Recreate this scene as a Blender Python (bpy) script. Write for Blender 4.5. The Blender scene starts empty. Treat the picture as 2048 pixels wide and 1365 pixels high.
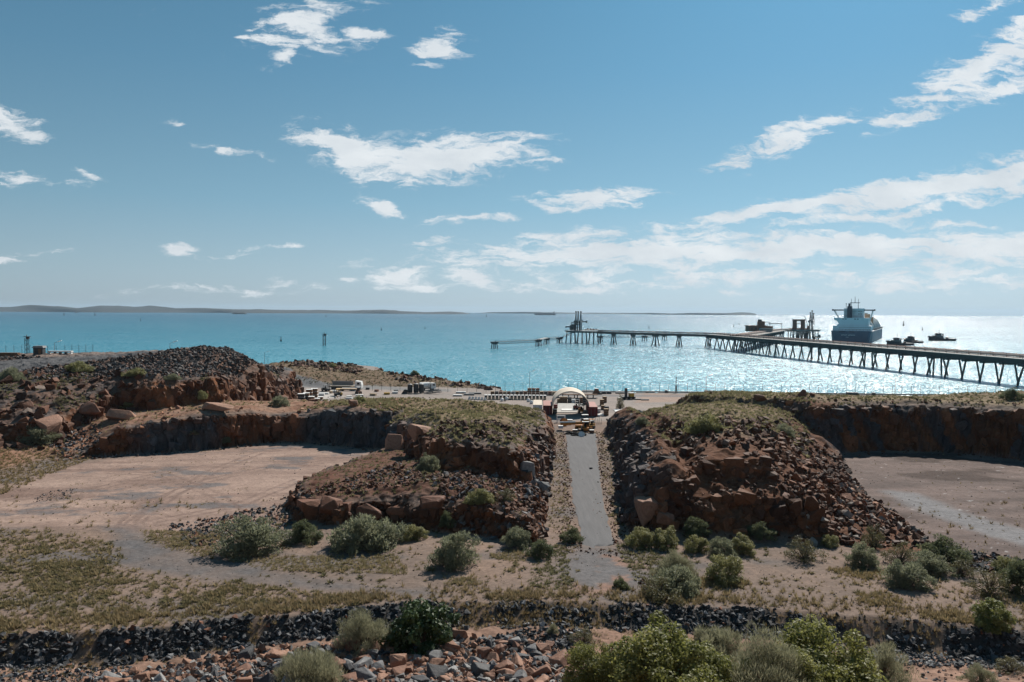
import bpy, bmesh, math, random
import numpy as np
from mathutils import Vector, Matrix, Euler
R = math.radians
random.seed(7); rng = np.random.default_rng(11)
SC = bpy.context.scene
COL = SC.collection

# ---------------------------------------------------------------- camera
F = 2048 * 28.0 / 36.0            # focal length in photograph pixels
CAMZ = 36.0
PITCH = math.atan(61.0 / F); ROLL = R(0.31)
fw = Vector((0, math.cos(PITCH), -math.sin(PITCH)))
up0 = Vector((0, math.sin(PITCH), math.cos(PITCH)))
rt0 = Vector((1, 0, 0))
rt = rt0 * math.cos(ROLL) + up0 * math.sin(ROLL)
up = up0 * math.cos(ROLL) - rt0 * math.sin(ROLL)
cam_d = bpy.data.cameras.new('camera'); cam = bpy.data.objects.new('camera', cam_d); COL.objects.link(cam)
cam_d.lens = 28.0; cam_d.sensor_width = 36.0; cam_d.clip_start = 0.5; cam_d.clip_end = 120000
cam.matrix_world = Matrix(((rt.x, up.x, -fw.x, 0), (rt.y, up.y, -fw.y, 0), (rt.z, up.z, -fw.z, CAMZ), (0, 0, 0, 1)))
SC.camera = cam

# ---------------------------------------------------------------- sky and sun
SUN_AZ, SUN_EL = 25.5, 40.0       # degrees right of the view direction (+Y), above the horizon
W = bpy.data.worlds.new('World'); SC.world = W; W.use_nodes = True
wn = W.node_tree; wn.nodes.clear()
def wnode(t, **kw):
    n = wn.nodes.new(t)
    for k, v in kw.items(): setattr(n, k, v)
    return n
def wl(a, b): wn.links.new(a, b)
def wmath(op, a, b=None, c=None, clamp=False):
    n = wnode('ShaderNodeMath', operation=op); n.use_clamp = clamp
    for i, v in enumerate((a, b, c)):
        if v is None: continue
        if isinstance(v, (int, float)): n.inputs[i].default_value = v
        else: wl(v, n.inputs[i])
    return n.outputs[0]
wout = wnode('ShaderNodeOutputWorld'); wbg = wnode('ShaderNodeBackground')
sky = wnode('ShaderNodeTexSky', sky_type='NISHITA', sun_disc=False, sun_elevation=R(SUN_EL), sun_rotation=R(SUN_AZ),
            altitude=0.0, air_density=1.0, dust_density=0.6, ozone_density=2.2)
SKY_STRENGTH = 0.068
wbg.inputs['Strength'].default_value = SKY_STRENGTH
# colour of the sky: the air itself, with a slightly cooler, greener cast
tc = wnode('ShaderNodeTexCoord'); sep = wnode('ShaderNodeSeparateXYZ'); wl(tc.outputs['Generated'], sep.inputs[0])
bw0 = wnode('ShaderNodeRGBToBW'); wl(sky.outputs[0], bw0.inputs[0]); bw = wnode('ShaderNodeMath', operation='POWER'); wl(bw0.outputs[0], bw.inputs[0]); bw.inputs[1].default_value = 0.72
tint = wnode('ShaderNodeValToRGB'); wl(sep.outputs[2], tint.inputs[0]); te = tint.color_ramp.elements
te[0].position = 0.0; te[0].color = (.80, .97, 1.06, 1); te[1].position = 0.5; te[1].color = (.24, .73, 1.24, 1)
for p_, c_ in ((.05, (.68, .95, 1.10, 1)), (.13, (.50, .91, 1.20, 1)), (.28, (.35, .82, 1.26, 1))):
    e_ = te.new(p_); e_.color = c_
grade = wnode('ShaderNodeMix', data_type='RGBA', blend_type='MULTIPLY'); grade.inputs[0].default_value = 1.0
bs = wmath('MULTIPLY', bw.outputs[0], 1.52); wl(bs, grade.inputs[6]); wl(tint.outputs[0], grade.inputs[7])
yy = wmath('MAXIMUM', wmath('ABSOLUTE', sep.outputs[1]), 0.06)
U_ = wmath('DIVIDE', sep.outputs[0], yy); V_ = wmath('DIVIDE', sep.outputs[2], yy)
cmb = wnode('ShaderNodeCombineXYZ'); wl(U_, cmb.inputs[0]); wl(V_, cmb.inputs[1])
# break the cloud outlines up
n1 = wnode('ShaderNodeTexNoise'); n1.inputs['Scale'].default_value = 9.0; n1.inputs['Detail'].default_value = 7.0; n1.inputs['Roughness'].default_value = 0.62
mp1 = wnode('ShaderNodeMapping'); mp1.inputs['Scale'].default_value = (1.0, 2.1, 1.0); wl(cmb.outputs[0], mp1.inputs[0]); wl(mp1.outputs[0], n1.inputs['Vector'])
warp = wnode('ShaderNodeVectorMath', operation='MULTIPLY_ADD')
wl(n1.outputs['Color'], warp.inputs[0]); warp.inputs[1].default_value = (0.085, 0.045, 0.0)
sh = wnode('ShaderNodeVectorMath', operation='SUBTRACT'); wl(cmb.outputs[0], sh.inputs[0]); sh.inputs[1].default_value = (0.0425, 0.0225, 0.0); wl(sh.outputs[0], warp.inputs[2])
def cpx(x, y): return ((x - 1024) / F, (622.5 + (x - 1024) * 0.0054 - y) / F)
CLOUDS = [  # centre x, y, half width, half height (photograph pixels), tilt, strength
 (600,60,95,46,-25,.62),(640,90,70,24,0,.55),(585,118,22,12,-30,.75),(735,75,40,15,12,.9),(875,102,48,27,-22,.85),(495,90,18,9,0,.6),(525,62,28,12,-10,.6),
 (720,305,130,34,14,1.2),(850,318,150,40,-4,1.3),(960,315,105,32,-8,1.2),(820,368,26,14,0,.8),(1030,300,40,14,-24,.8),
 (1185,395,112,22,-4,1.0),(765,410,46,15,10,.85),(930,441,80,8,0,.7),(850,487,40,8,-10,.6),(465,308,58,9,11,.6),(20,245,66,24,16,.8),(60,360,90,13,4,.65),(190,348,36,7,14,.5),
 (340,503,42,13,0,.6),(450,509,52,7,-6,.55),(85,500,40,9,-6,.45),(10,515,30,6,0,.5),(600,500,40,4,0,.5),
 (1975,130,190,40,-31,.92),(1850,205,120,26,-26,.8),(2010,180,80,20,-20,.7),(1560,285,130,26,-19,.85),(1470,325,70,15,-14,.6),(1660,240,45,12,-22,.6),(1970,20,70,14,-20,.6),
 (1850,385,330,27,-8,1.3),(1560,425,260,15,-8,1.15),(1980,350,120,22,-10,.8),(1990,325,60,10,-12,.5),
 (1250,507,400,30,-2,1.08),(1640,497,470,30,-3,1.12),(1980,500,330,34,-2,1.0),(1180,468,140,11,-6,.7),(1900,446,90,8,2,.6),(1440,555,450,14,0,.6),(1900,560,330,22,-2,.55),(1150,575,330,10,0,.6),
 (800,553,70,17,-3,1.0),(930,560,46,15,6,.95),(700,566,36,8,0,.6),(550,562,24,10,0,.55),(480,578,180,6,-1,.45),(860,572,170,6,0,.5),
 (1090,335,26,8,0,.5),(1080,288,34,8,-6,.5),(350,250,14,4,10,.4),(310,28,18,7,0,.35),(1330,470,120,9,-5,.6),(1750,430,240,9,-8,.7)]
acc = None
for (cx, cy, a, b, th, st) in CLOUDS:
    m = wnode('ShaderNodeMapping', vector_type='TEXTURE')
    u, v = cpx(cx, cy)
    m.inputs['Location'].default_value = (u, v, 0); m.inputs['Rotation'].default_value = (0, 0, R(-th)); m.inputs['Scale'].default_value = (a / F * 1.25, b / F * 1.25, 1)
    wl(warp.outputs[0], m.inputs[0])
    ln = wnode('ShaderNodeVectorMath', operation='LENGTH'); wl(m.outputs[0], ln.inputs[0])
    e = wmath('SUBTRACT', st, wmath('MULTIPLY', ln.outputs['Value'], st))
    acc = e if acc is None else wmath('SMOOTH_MAX', acc, e, 0.12)
n2 = wnode('ShaderNodeTexNoise'); n2.inputs['Scale'].default_value = 30.0; n2.inputs['Detail'].default_value = 9.0; n2.inputs['Roughness'].default_value = 0.66
mp2 = wnode('ShaderNodeMapping'); mp2.inputs['Scale'].default_value = (0.62, 2.4, 1.0); mp2.inputs['Rotation'].default_value = (0, 0, R(9)); wl(warp.outputs[0], mp2.inputs[0]); wl(mp2.outputs[0], n2.inputs['Vector'])
f0 = wmath('MULTIPLY', wmath('SUBTRACT', n2.outputs['Fac'], 0.5), 3.5)
dens = wmath('ADD', acc, f0)
dr = wnode('ShaderNodeMapRange', interpolation_type='SMOOTHSTEP'); wl(dens, dr.inputs[0]); dr.inputs[1].default_value = 0.0; dr.inputs[2].default_value = 0.7
gate = wnode('ShaderNodeMapRange', interpolation_type='SMOOTHSTEP'); wl(acc, gate.inputs[0]); gate.inputs[1].default_value = -0.42; gate.inputs[2].default_value = 0.16
mask = wmath('MULTIPLY', wmath('MULTIPLY', dr.outputs[0], gate.outputs[0]), 0.93)
# nothing below the horizon
mask = wmath('MULTIPLY', mask, wmath('GREATER_THAN', sep.outputs[2], 0.002))
ccol = wnode('ShaderNodeMix', data_type='RGBA'); wl(n1.outputs['Fac'], ccol.inputs[0])
CL = 0.86 / SKY_STRENGTH
ccol.inputs[6].default_value = (0.46 * CL, 0.53 * CL, 0.60 * CL, 1); ccol.inputs[7].default_value = (0.98 * CL, 1.0 * CL, 1.0 * CL, 1)
smix = wnode('ShaderNodeMix', data_type='RGBA'); wl(mask, smix.inputs[0]); wl(grade.outputs[2], smix.inputs[6]); wl(ccol.outputs[2], smix.inputs[7])
wl(smix.outputs[2], wbg.inputs['Color']); wl(wbg.outputs[0], wout.inputs[0])
W.cycles.sampling_method = 'MANUAL'; W.cycles.sample_map_resolution = 512

sd = bpy.data.lights.new('sun', 'SUN'); sun = bpy.data.objects.new('sun', sd); COL.objects.link(sun)
sd.energy = 5.0; sd.angle = R(0.55); sd.color = (1.0, 0.93, 0.84)
sv = Vector((math.sin(R(SUN_AZ)) * math.cos(R(SUN_EL)), math.cos(R(SUN_AZ)) * math.cos(R(SUN_EL)), math.sin(R(SUN_EL))))
sun.rotation_euler = sv.to_track_quat('Z', 'Y').to_euler(); sun.location = sv * 300
SC.view_settings.view_transform = 'Standard'; SC.view_settings.look = 'None'
SC.view_settings.exposure = 0.28; SC.view_settings.gamma = 1.0
SC.render.engine = 'CYCLES'
SC.cycles.max_bounces = 5; SC.cycles.diffuse_bounces = 1; SC.cycles.glossy_bounces = 2; SC.cycles.transmission_bounces = 2; SC.cycles.volume_bounces = 0
SC.cycles.transparent_max_bounces = 4; SC.cycles.sample_clamp_direct = 0; SC.cycles.sample_clamp_indirect = 4; SC.cycles.caustics_reflective = False; SC.cycles.caustics_refractive = False

# ---------------------------------------------------------------- layout helpers
ZG = CAMZ - 28.3                  # the level of the yard and the quarry floors
def ray(px, py): return fw + rt * ((px - 1024) / F) + up * ((682.5 - py) / F)
def at(px, py, z=None, d=None):
    """a point of the place: on the ray of a photograph pixel, at height z or at depth d"""
    v = ray(px, py); t = (z - CAMZ) / v.z if d is None else d / v.y
    return Vector((v.x * t, v.y * t, CAMZ + v.z * t))
def ground_at(px, py): return at(px, py, z=ZG)
def pl(pts): return np.array([[at(p[0], p[1], z=ZG + (p[2] if len(p) > 2 else 0)).x, at(p[0], p[1], z=ZG + (p[2] if len(p) > 2 else 0)).y] for p in pts])

# ---------------------------------------------------------------- noise
def _h(ix, iy, iz, s):
    h = (ix.astype(np.uint32) * np.uint32(374761393)) ^ (iy.astype(np.uint32) * np.uint32(668265263)) ^ (iz.astype(np.uint32) * np.uint32(2147483647)) ^ np.uint32(s * 1274126177 & 0xffffffff)
    h = (h ^ (h >> np.uint32(13))) * np.uint32(1274126177); h = (h ^ (h >> np.uint32(16))) * np.uint32(2246822519)
    h ^= h >> np.uint32(15)
    return h.astype(np.float64) / 4294967295.0
def vnoise(x, y, z=None, s=0):
    if z is None:
        ix = np.floor(x).astype(np.int64); iy = np.floor(y).astype(np.int64); fx = x - ix; fy = y - iy
        fx = fx * fx * (3 - 2 * fx); fy = fy * fy * (3 - 2 * fy); o = np.zeros_like(ix)
        a = _h(ix, iy, o, s); b = _h(ix + 1, iy, o, s); c = _h(ix, iy + 1, o, s); d = _h(ix + 1, iy + 1, o, s)
        return (a + (b - a) * fx) * (1 - fy) + (c + (d - c) * fx) * fy
    ix = np.floor(x).astype(np.int64); iy = np.floor(y).astype(np.int64); iz = np.floor(z).astype(np.int64)
    fx = x - ix; fy = y - iy; fz = z - iz
    fx = fx * fx * (3 - 2 * fx); fy = fy * fy * (3 - 2 * fy); fz = fz * fz * (3 - 2 * fz)
    def L(k):
        a = _h(ix, iy, iz + k, s); b = _h(ix + 1, iy, iz + k, s); c = _h(ix, iy + 1, iz + k, s); d = _h(ix + 1, iy + 1, iz + k, s)
        return (a + (b - a) * fx) * (1 - fy) + (c + (d - c) * fx) * fy
    return L(0) * (1 - fz) + L(1) * fz
def fbm(x, y, z=None, s=0, o=4, g=0.5):
    t = 0; a = 1.0; n = 0
    for k in range(o):
        t = t + a * vnoise(x * 2 ** k + 17.3 * k, y * 2 ** k - 9.1 * k, None if z is None else z * 2 ** k + 5.7 * k, s + k); n += a; a *= g
    return t / n * 2 - 1              # about -1 .. 1
def cells(x, y, z, s=0):
    """nearest random cell in 3-D: its random value, a second one, and the distance to the border"""
    ix = np.floor(x).astype(np.int64); iy = np.floor(y).astype(np.int64); iz = np.floor(z).astype(np.int64)
    d1 = np.full(x.shape, 9e9); d2 = np.full(x.shape, 9e9); v = np.zeros(x.shape)
    for a in (-1, 0, 1):
        for b in (-1, 0, 1):
            for c in (-1, 0, 1):
                jx, jy, jz = ix + a, iy + b, iz + c
                px = jx + _h(jx, jy, jz, s); py = jy + _h(jx, jy, jz, s + 1); pz = jz + _h(jx, jy, jz, s + 2)
                d = (px - x) ** 2 + (py - y) ** 2 + (pz - z) ** 2
                m = d < d1
                d2 = np.where(m, d1, np.minimum(d2, d)); v = np.where(m, _h(jx, jy, jz, s + 3), v); d1 = np.where(m, d, d1)
    return v, np.sqrt(d2) - np.sqrt(d1)
def sstep(a, b, x):
    t = np.clip((x - a) / (b - a), 0, 1); return t * t * (3 - 2 * t)
def sdf(X, Y, P):
    """signed distance to polygon P, positive inside"""
    d = np.full(X.shape, 1e18); ins = np.zeros(X.shape, bool); n = len(P)
    for i in range(n):
        ax, ay = P[i]; bx, by = P[(i + 1) % n]; ex, ey = bx - ax, by - ay
        t = np.clip(((X - ax) * ex + (Y - ay) * ey) / (ex * ex + ey * ey + 1e-12), 0, 1)
        d = np.minimum(d, (X - ax - t * ex) ** 2 + (Y - ay - t * ey) ** 2)
        c = ((ay > Y) != (by > Y)) & (X < ex * (Y - ay) / (ey if abs(ey) > 1e-9 else 1e-9) + ax)
        ins ^= c
    d = np.sqrt(d); return np.where(ins, d, -d)
def idw(X, Y, C, p=2.6):
    w = 0; t = 0
    for (cx, cy, cz) in C:
        k = 1.0 / (((X - cx) ** 2 + (Y - cy) ** 2) + 4.0) ** (p / 2); w = w + k; t = t + k * cz
    return t / w
def ctl(L): return [tuple(at(x, y, d=d)) for (x, y, d) in L]
def prof(x, xs, ys): return np.interp(x, xs, ys)

# ---------------------------------------------------------------- the shape of the land
# quarry left: wall foot, terrace and the spur that runs back to the yard
P_TERR = np.vstack([pl([(-420, 1010), (-150, 985), (-20, 962), (60, 940), (120, 922), (175, 914), (200, 913), (330, 904), (430, 897), (500, 889), (560, 884), (640, 885), (700, 893), (740, 899)]),
                    [(-22, 165), (-20, 186), (-44, 190), (-56, 215), (-64, 262), (-140, 262), (-300, 240), (-300, 150)]])
C_TERR = ctl([(200, 858, 156), (240, 838, 160), (330, 832, 163), (400, 818, 165), (470, 814, 170), (560, 822, 174), (620, 826, 174), (650, 815, 174), (700, 806, 172), (750, 808, 170),
              (560, 806, 215), (585, 799, 245), (600, 800, 250), (100, 880, 156), (40, 905, 146), (-100, 905, 146), (430, 808, 186), (-300, 930, 150)])
P_HILL = np.vstack([[tuple(at(x, y, d=d)[:2]) for (x, y, d) in [(594, 800, 254), (575, 797, 240), (530, 803, 214), (450, 806, 189), (330, 810, 178), (240, 812, 175), (190, 828, 168), (130, 852, 160), (60, 872, 154), (-60, 885, 150), (-300, 900, 145), (-700, 900, 150)]],
                    [(-330, 235), (-200, 243), (-150, 252), (-110, 262), (-84, 272), (-70, 268)]])
C_HILL = ctl([(300, 742, 186), (200, 752, 186), (230, 738, 192), (400, 748, 192), (480, 755, 206), (545, 748, 236), (575, 765, 250), (400, 693, 218), (440, 695, 226), (360, 697, 214), (500, 722, 238), (300, 703, 209),
              (200, 714, 203), (100, 724, 198), (0, 738, 190), (0, 765, 178), (100, 778, 172), (60, 815, 162), (0, 845, 154), (150, 800, 170), (-200, 760, 180), (0, 712, 222), (100, 710, 224), (200, 706, 224), (300, 702, 222), (30, 708, 236), (-200, 715, 230), (540, 740, 246), (150, 835, 162), (-100, 850, 154)])
# the spur between the left quarry and the road cutting: a lower bench and the upper block
P_BEN = np.vstack([pl([(800, 900), (760, 912), (700, 932), (640, 960), (585, 992), (576, 1020), (586, 1046), (640, 1050), (690, 1052), (760, 1050), (850, 1062), (950, 1072), (1040, 1088), (1078, 1092), (1088, 1050), (1099, 985), (1107, 930), (1112, 890)]),
                   [(9.5, 200), (0, 198), (-16, 192)]])
C_BEN = ctl([(600, 988, 109), (660, 984, 108), (640, 968, 113), (720, 945, 122), (860, 965, 108), (800, 960, 113), (930, 975, 106), (1000, 990, 104), (950, 950, 114), (1050, 1010, 103), (1060, 960, 115), (1085, 930, 140), (850, 928, 127), (790, 915, 140), (760, 925, 135)])
P_UPP = np.vstack([[tuple(at(x, y, d=d)[:2]) for (x, y, d) in [(560, 884, 171), (640, 885, 170.5), (700, 893, 166), (755, 901, 160.5), (790, 900, 154), (815, 905, 143), (845, 928, 128), (900, 945, 119), (960, 950, 116), (1030, 952, 115), (1066, 950, 118), (1090, 925, 133), (1106, 890, 162), (1111, 858, 188)]],
                   [(9.0, 197), (0, 199), (-20, 191), (-46, 189), (-50, 180)]])
C_UPP = ctl([(850, 875, 131), (900, 868, 126), (950, 866, 121), (1000, 872, 122), (940, 845, 130), (905, 850, 132), (980, 850, 131), (1050, 872, 128), (1000, 830, 146), (1050, 828, 168), (1085, 856, 160), (1096, 856, 178), (1075, 848, 172), (1058, 838, 176), (1075, 880, 140), (900, 797, 186), (820, 797, 182), (760, 800, 178), (700, 803, 175), (640, 815, 174), (600, 822, 175),
             (835, 862, 147), (785, 832, 166), (980, 801, 184), (870, 820, 158), (1060, 838, 150), (930, 800, 178), (1045, 832, 184), (1066, 842, 186), (1080, 848, 180), (1022, 816, 188), (1095, 856, 178), (1000, 808, 192)])
# the right spur and the far wall of the right quarry
P_RIG = np.vstack([pl([(1207, 862), (1215, 885), (1230, 950), (1245, 1020), (1264, 1078), (1300, 1084), (1400, 1086), (1500, 1088), (1600, 1090), (1680, 1094), (1700, 1060), (1698, 1000), (1686, 938)]),
                   [(64, 152), (72, 172), (70, 205), (40, 200), (26, 196)]])
C_RIG = ctl([(1290, 832, 134), (1235, 846, 172), (1250, 858, 150), (1270, 880, 132), (1300, 813, 164), (1400, 798, 182), (1500, 791, 184), (1440, 846, 124), (1530, 838, 126), (1360, 850, 124), (1600, 787, 176), (1570, 845, 134), (1560, 800, 172), (1600, 872, 132), (1655, 905, 132), (1350, 817, 150), (1450, 815, 150), (1300, 812, 190), (1350, 806, 196), (1400, 803, 198), (1450, 800, 199), (1500, 797, 200), (1560, 796, 202), (1620, 797, 204)])
P_TOE = pl([(1560, 1089), (1700, 1098), (1800, 1112), (1862, 1112), (1875, 1102), (1830, 1070), (1765, 1025), (1706, 978), (1686, 938), (1630, 970)])
C_TOE = ctl([(1685, 948, 128), (1740, 1008, 112), (1795, 1056, 103), (1850, 1096, 97), (1640, 1010, 108), (1600, 1060, 102)])
P_BAN = pl([(1862, 1104), (1905, 1096), (1990, 1112), (2110, 1130), (2110, 1165), (2000, 1152), (1930, 1142), (1885, 1128)])
C_BAN = ctl([(1900, 1086, 98), (1990, 1100, 96), (2100, 1116, 95), (1950, 1094, 97)])
P_RWL = np.vstack([pl([(1560, 890), (1620, 905), (1674, 908), (1730, 904), (1790, 902), (1860, 904), (1935, 909), (2048, 920), (2200, 955), (2400, 1040)]), [(135, 85), (260, 85), (260, 215), (150, 208), (90, 204), (50, 200), (36, 180)]])
C_RWL = ctl([(1580, 798, 172), (1602, 785, 172), (1650, 797, 168), (1700, 801, 166), (1800, 799, 167), (1930, 802, 165), (1985, 800, 166), (2048, 792, 168), (2048, 784, 180), (1950, 789, 182), (1700, 793, 184), (1800, 794, 186), (1560, 800, 168), (2300, 790, 170), (1600, 795, 200), (1660, 799, 202), (1720, 801, 204), (1800, 802, 206), (1870, 802, 206), (1940, 798, 206), (2000, 795, 206), (2048, 791, 207), (2150, 792, 207), (2300, 795, 208)])
# the rocky point north of the yard
P_CAP = np.array([tuple(at(x, y, d=d)[:2]) for (x, y, d) in [(555, 752, 290), (600, 765, 292), (660, 770, 293), (760, 776, 291), (880, 781, 290), (960, 784, 287), (1010, 783, 289), (1008, 778, 296), (960, 772, 306), (900, 764, 322), (830, 756, 345), (760, 748, 368), (725, 740, 382), (600, 722, 410), (500, 720, 412), (470, 735, 330)]])
C_CAP = ctl([(560, 727, 350), (560, 735, 318), (600, 735, 340), (650, 730, 372), (620, 726, 384), (700, 733, 372), (725, 742, 366), (720, 757, 318), (640, 752, 312), (800, 762, 318), (800, 752, 338), (880, 764, 314), (860, 756, 330), (950, 774, 303), (1000, 781, 294), (620, 764, 298), (700, 768, 300), (900, 776, 298)])
P_LAND = np.vstack([[(-420, 225), (-230, 256), (-140, 276), (-112, 300), (-110, 400), (-90, 424), (-66, 400)], [tuple(at(x, y, d=d)[:2]) for (x, y, d) in [(760, 747, 372), (830, 755, 349), (900, 763, 326), (960, 771, 309), (1000, 777, 297)]],
                    pl([(1030, 783), (1300, 784), (1600, 787), (2048, 792), (2600, 800)]), [(420, 60), (420, -140), (-420, -140)]])
P_ROAD = pl([(1131, 868), (1191, 868), (1197, 940), (1207, 1000), (1217, 1040), (1228, 1098), (1166, 1098), (1160, 1060), (1146, 1000), (1141, 940)])
def berm_top(X):  # distance of the edge of the flat above the drain, seen from the camera's side
    px = np.array([-700, 0, 200, 400, 700, 900, 1000, 1200, 1400, 1600, 1800, 2048, 2700]); py = np.array([1330, 1276, 1262, 1242, 1216, 1203, 1203, 1206, 1216, 1224, 1238, 1262, 1320])
    q = pl(np.stack([px, py], 1)); return np.interp(X, q[:, 0], q[:, 1])
def land(X, Y):
    """height of the ground and what it is made of, for arrays of plan positions"""
    wob = fbm(X * .16, Y * .16, s=3, o=4); wob2 = fbm(X * .7, Y * .7, s=9, o=3)
    z = ZG + 0.16 * fbm(X * .05, Y * .05, s=1, o=3) + 0.07 * wob2
    flat = sstep(196, 206, Y); z = z * (1 - flat) + ZG * flat
    rm = sstep(-2.5, -0.8, sdf(X, Y, P_ROAD)); z = z * (1 - rm) + ZG * rm
    info = {}
    # the flat ends in a black rubble bank, then the ground climbs to the photographer
    bt = berm_top(X) + 0.9 * wob + .25 * wob2
    q = bt - Y
    low = ZG - .85 - .85 * np.clip(np.abs(X - 6) / 34, 0, 1) + 0.25 * wob2
    z = np.where(q > -3, z + (low - z) * sstep(-0.3, 3.3, q), z)
    rise = np.clip(66.0 - Y + 0.03 * X + 1.5 * wob, 0, None)
    climb = low + 0.20 * rise + 0.0034 * rise ** 2 + 0.15 * wob2
    z = np.where(rise > 0, np.minimum(np.maximum(z, climb), CAMZ - 1.9 + 0 * X), z)
    info['bank'] = sstep(-0.3, 0.6, q) * (1 - sstep(3.2, 4.2, q)); info['fore'] = sstep(2.8, 4.5, q)
    def lift(z, P, C, xs, ys, edge=0.9, rough=0.35, base=None, w2=1.0):
        s = sdf(X, Y, P)
        s = s + edge * wob * sstep(-4, 3, s) + 0.35 * wob2 * np.minimum(1, edge)
        top = idw(X, Y, C) + rough * wob2
        k = prof(s, xs, ys)
        zz = z + (top - z) * k
        return np.where(s > 0, np.maximum(z, zz), z), s, top
    z, sT, tT = lift(z, P_TERR, C_TERR, [0, .3, 1.1, 1.7, 3.2, 6], [0, .33, .82, .91, .97, 1], 0.9, .25)
    left = sstep(-76, -84, X)       # towards the frame's left the terrace is a grassy slope, not a wall
    if left.any():
        s = sdf(X, Y, P_TERR); zz = ZG + (tT - ZG) * np.clip(s / 16, 0, 1); z = np.where((s > 0), z * (1 - left) + np.minimum(z, zz) * left, z)
    z, sH, tH = lift(z, P_HILL, C_HILL, [0, .5, 2.0, 3.2, 6, 13, 30], [0, .25, .72, .84, .95, .99, 1], 1.5, .5)
    z, sB, tB = lift(z, P_BEN, C_BEN, [0, .5, 1.6, 2.6, 5, 8], [0, .22, .66, .8, .94, 1], 1.1, .35)
    z, sU, tU = lift(z, P_UPP, C_UPP, [0, .5, 1.8, 2.8, 5.5, 9], [0, .22, .64, .78, .94, 1], 1.1, .3)
    # the wall of the cutting is steeper than the face towards the camera
    z0 = z
    z, sR, tR = lift(z0, P_RIG, C_RIG, [0, 1.6, 2.8, 4.2, 7.5, 8.3, 10.4, 16, 24], [0, .09, .28, .48, .61, .65, .86, .95, 1], 1.5, .4)
    zs, _, _ = lift(z0, P_RIG, C_RIG, [0, .8, 2.2, 3.4, 6, 9], [0, .2, .52, .74, .93, 1], 1.5, .4)
    cut = sstep(10, 5, X - (14.6 + (Y - 98) * .083)) * sstep(99, 105, Y); z = z * (1 - cut) + zs * cut
    zs, _, _ = lift(z0, P_RIG, C_RIG, [0, 1, 4, 12, 22], [0, .2, .45, .82, 1], 1.5, .4)
    rgt = sstep(40, 48, X) * sstep(102, 112, Y); z = z * (1 - rgt) + zs * rgt
    z, sO, tO = lift(z, P_TOE, C_TOE, [0, 1.5, 5, 8], [0, .3, .85, 1], 1.2, .4)
    z, sW, tW = lift(z, P_RWL, C_RWL, [0, .5, 1.7, 2.6, 5, 8], [0, .25, .8, .9, .97, 1], 1.1, .3)
    z, sN, tN = lift(z, P_BAN, C_BAN, [0, .6, 1.6], [0, .6, 1], .6, .25)
    z, sC, tC = lift(z, P_CAP, C_CAP, [0, 3, 8], [0, .5, 1], 1.5, .6)
    # cut off at the coast
    sL = sdf(X, Y, P_LAND) + np.where(X < 0, 2.0 * wob, 0)
    shore = np.where(X > 2, sstep(-0.6, 0.1, sL), sstep(-9, 4, sL))
    z = -4 + (z + 4) * shore
    info.update(sO=sO, sN=sN, sT=sT, sH=sH, sB=sB, sU=sU, sR=sR, sW=sW, sC=sC, sL=sL, q=q, bt=bt, wob=wob, wob2=wob2, rise=rise)
    return z, info
def zat(X, Y):
    X = np.atleast_1d(np.asarray(X, float)); Y = np.atleast_1d(np.asarray(Y, float)); return land(X, Y)[0]
# ---------------------------------------------------------------- materials
MATS = {}
def mat(name, color=(.5, .5, .5), rough=.8, metal=0.0, noise=0.0, nscale=4.0, bump=0.0, attr=None, spec=0.3, emit=None):
    """a procedural material: base colour (or colour attribute), broken up by noise, with fine relief"""
    if name in MATS: return MATS[name]
    m = bpy.data.materials.new(name); m.use_nodes = True; nt = m.node_tree; b = nt.nodes['Principled BSDF']
    b.inputs['Roughness'].default_value = rough; b.inputs['Metallic'].default_value = metal; b.inputs['Specular IOR Level'].default_value = spec
    b.inputs['Base Color'].default_value = (*color, 1); src = None
    if attr:
        a = nt.nodes.new('ShaderNodeAttribute'); a.attribute_name = attr; src = a.outputs['Color']
    geo = nt.nodes.new('ShaderNodeNewGeometry')
    if noise > 0 or bump > 0:
        n = nt.nodes.new('ShaderNodeTexNoise'); n.inputs['Scale'].default_value = nscale; n.inputs['Detail'].default_value = 6; n.inputs['Roughness'].default_value = .65
        nt.links.new(geo.outputs['Position'], n.inputs['Vector'])
        if noise > 0:
            mr = nt.nodes.new('ShaderNodeMapRange'); nt.links.new(n.outputs['Fac'], mr.inputs[0]); mr.inputs[1].default_value = .25; mr.inputs[2].default_value = .75; mr.inputs[3].default_value = 1 - noise; mr.inputs[4].default_value = 1 + noise
            mx = nt.nodes.new('ShaderNodeMix'); mx.data_type = 'RGBA'; mx.blend_type = 'MULTIPLY'; mx.inputs[0].default_value = 1
            if src: nt.links.new(src, mx.inputs[6])
            else: mx.inputs[6].default_value = (*color, 1)
            nt.links.new(mr.outputs[0], mx.inputs[7]); src = mx.outputs[2]
        if bump > 0:
            bp = nt.nodes.new('ShaderNodeBump'); bp.inputs['Strength'].default_value = 1.0; bp.inputs['Distance'].default_value = bump
            nt.links.new(n.outputs['Fac'], bp.inputs['Height']); nt.links.new(bp.outputs[0], b.inputs['Normal'])
    if src: nt.links.new(src, b.inputs['Base Color'])
    MATS[name] = m; return m
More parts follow.
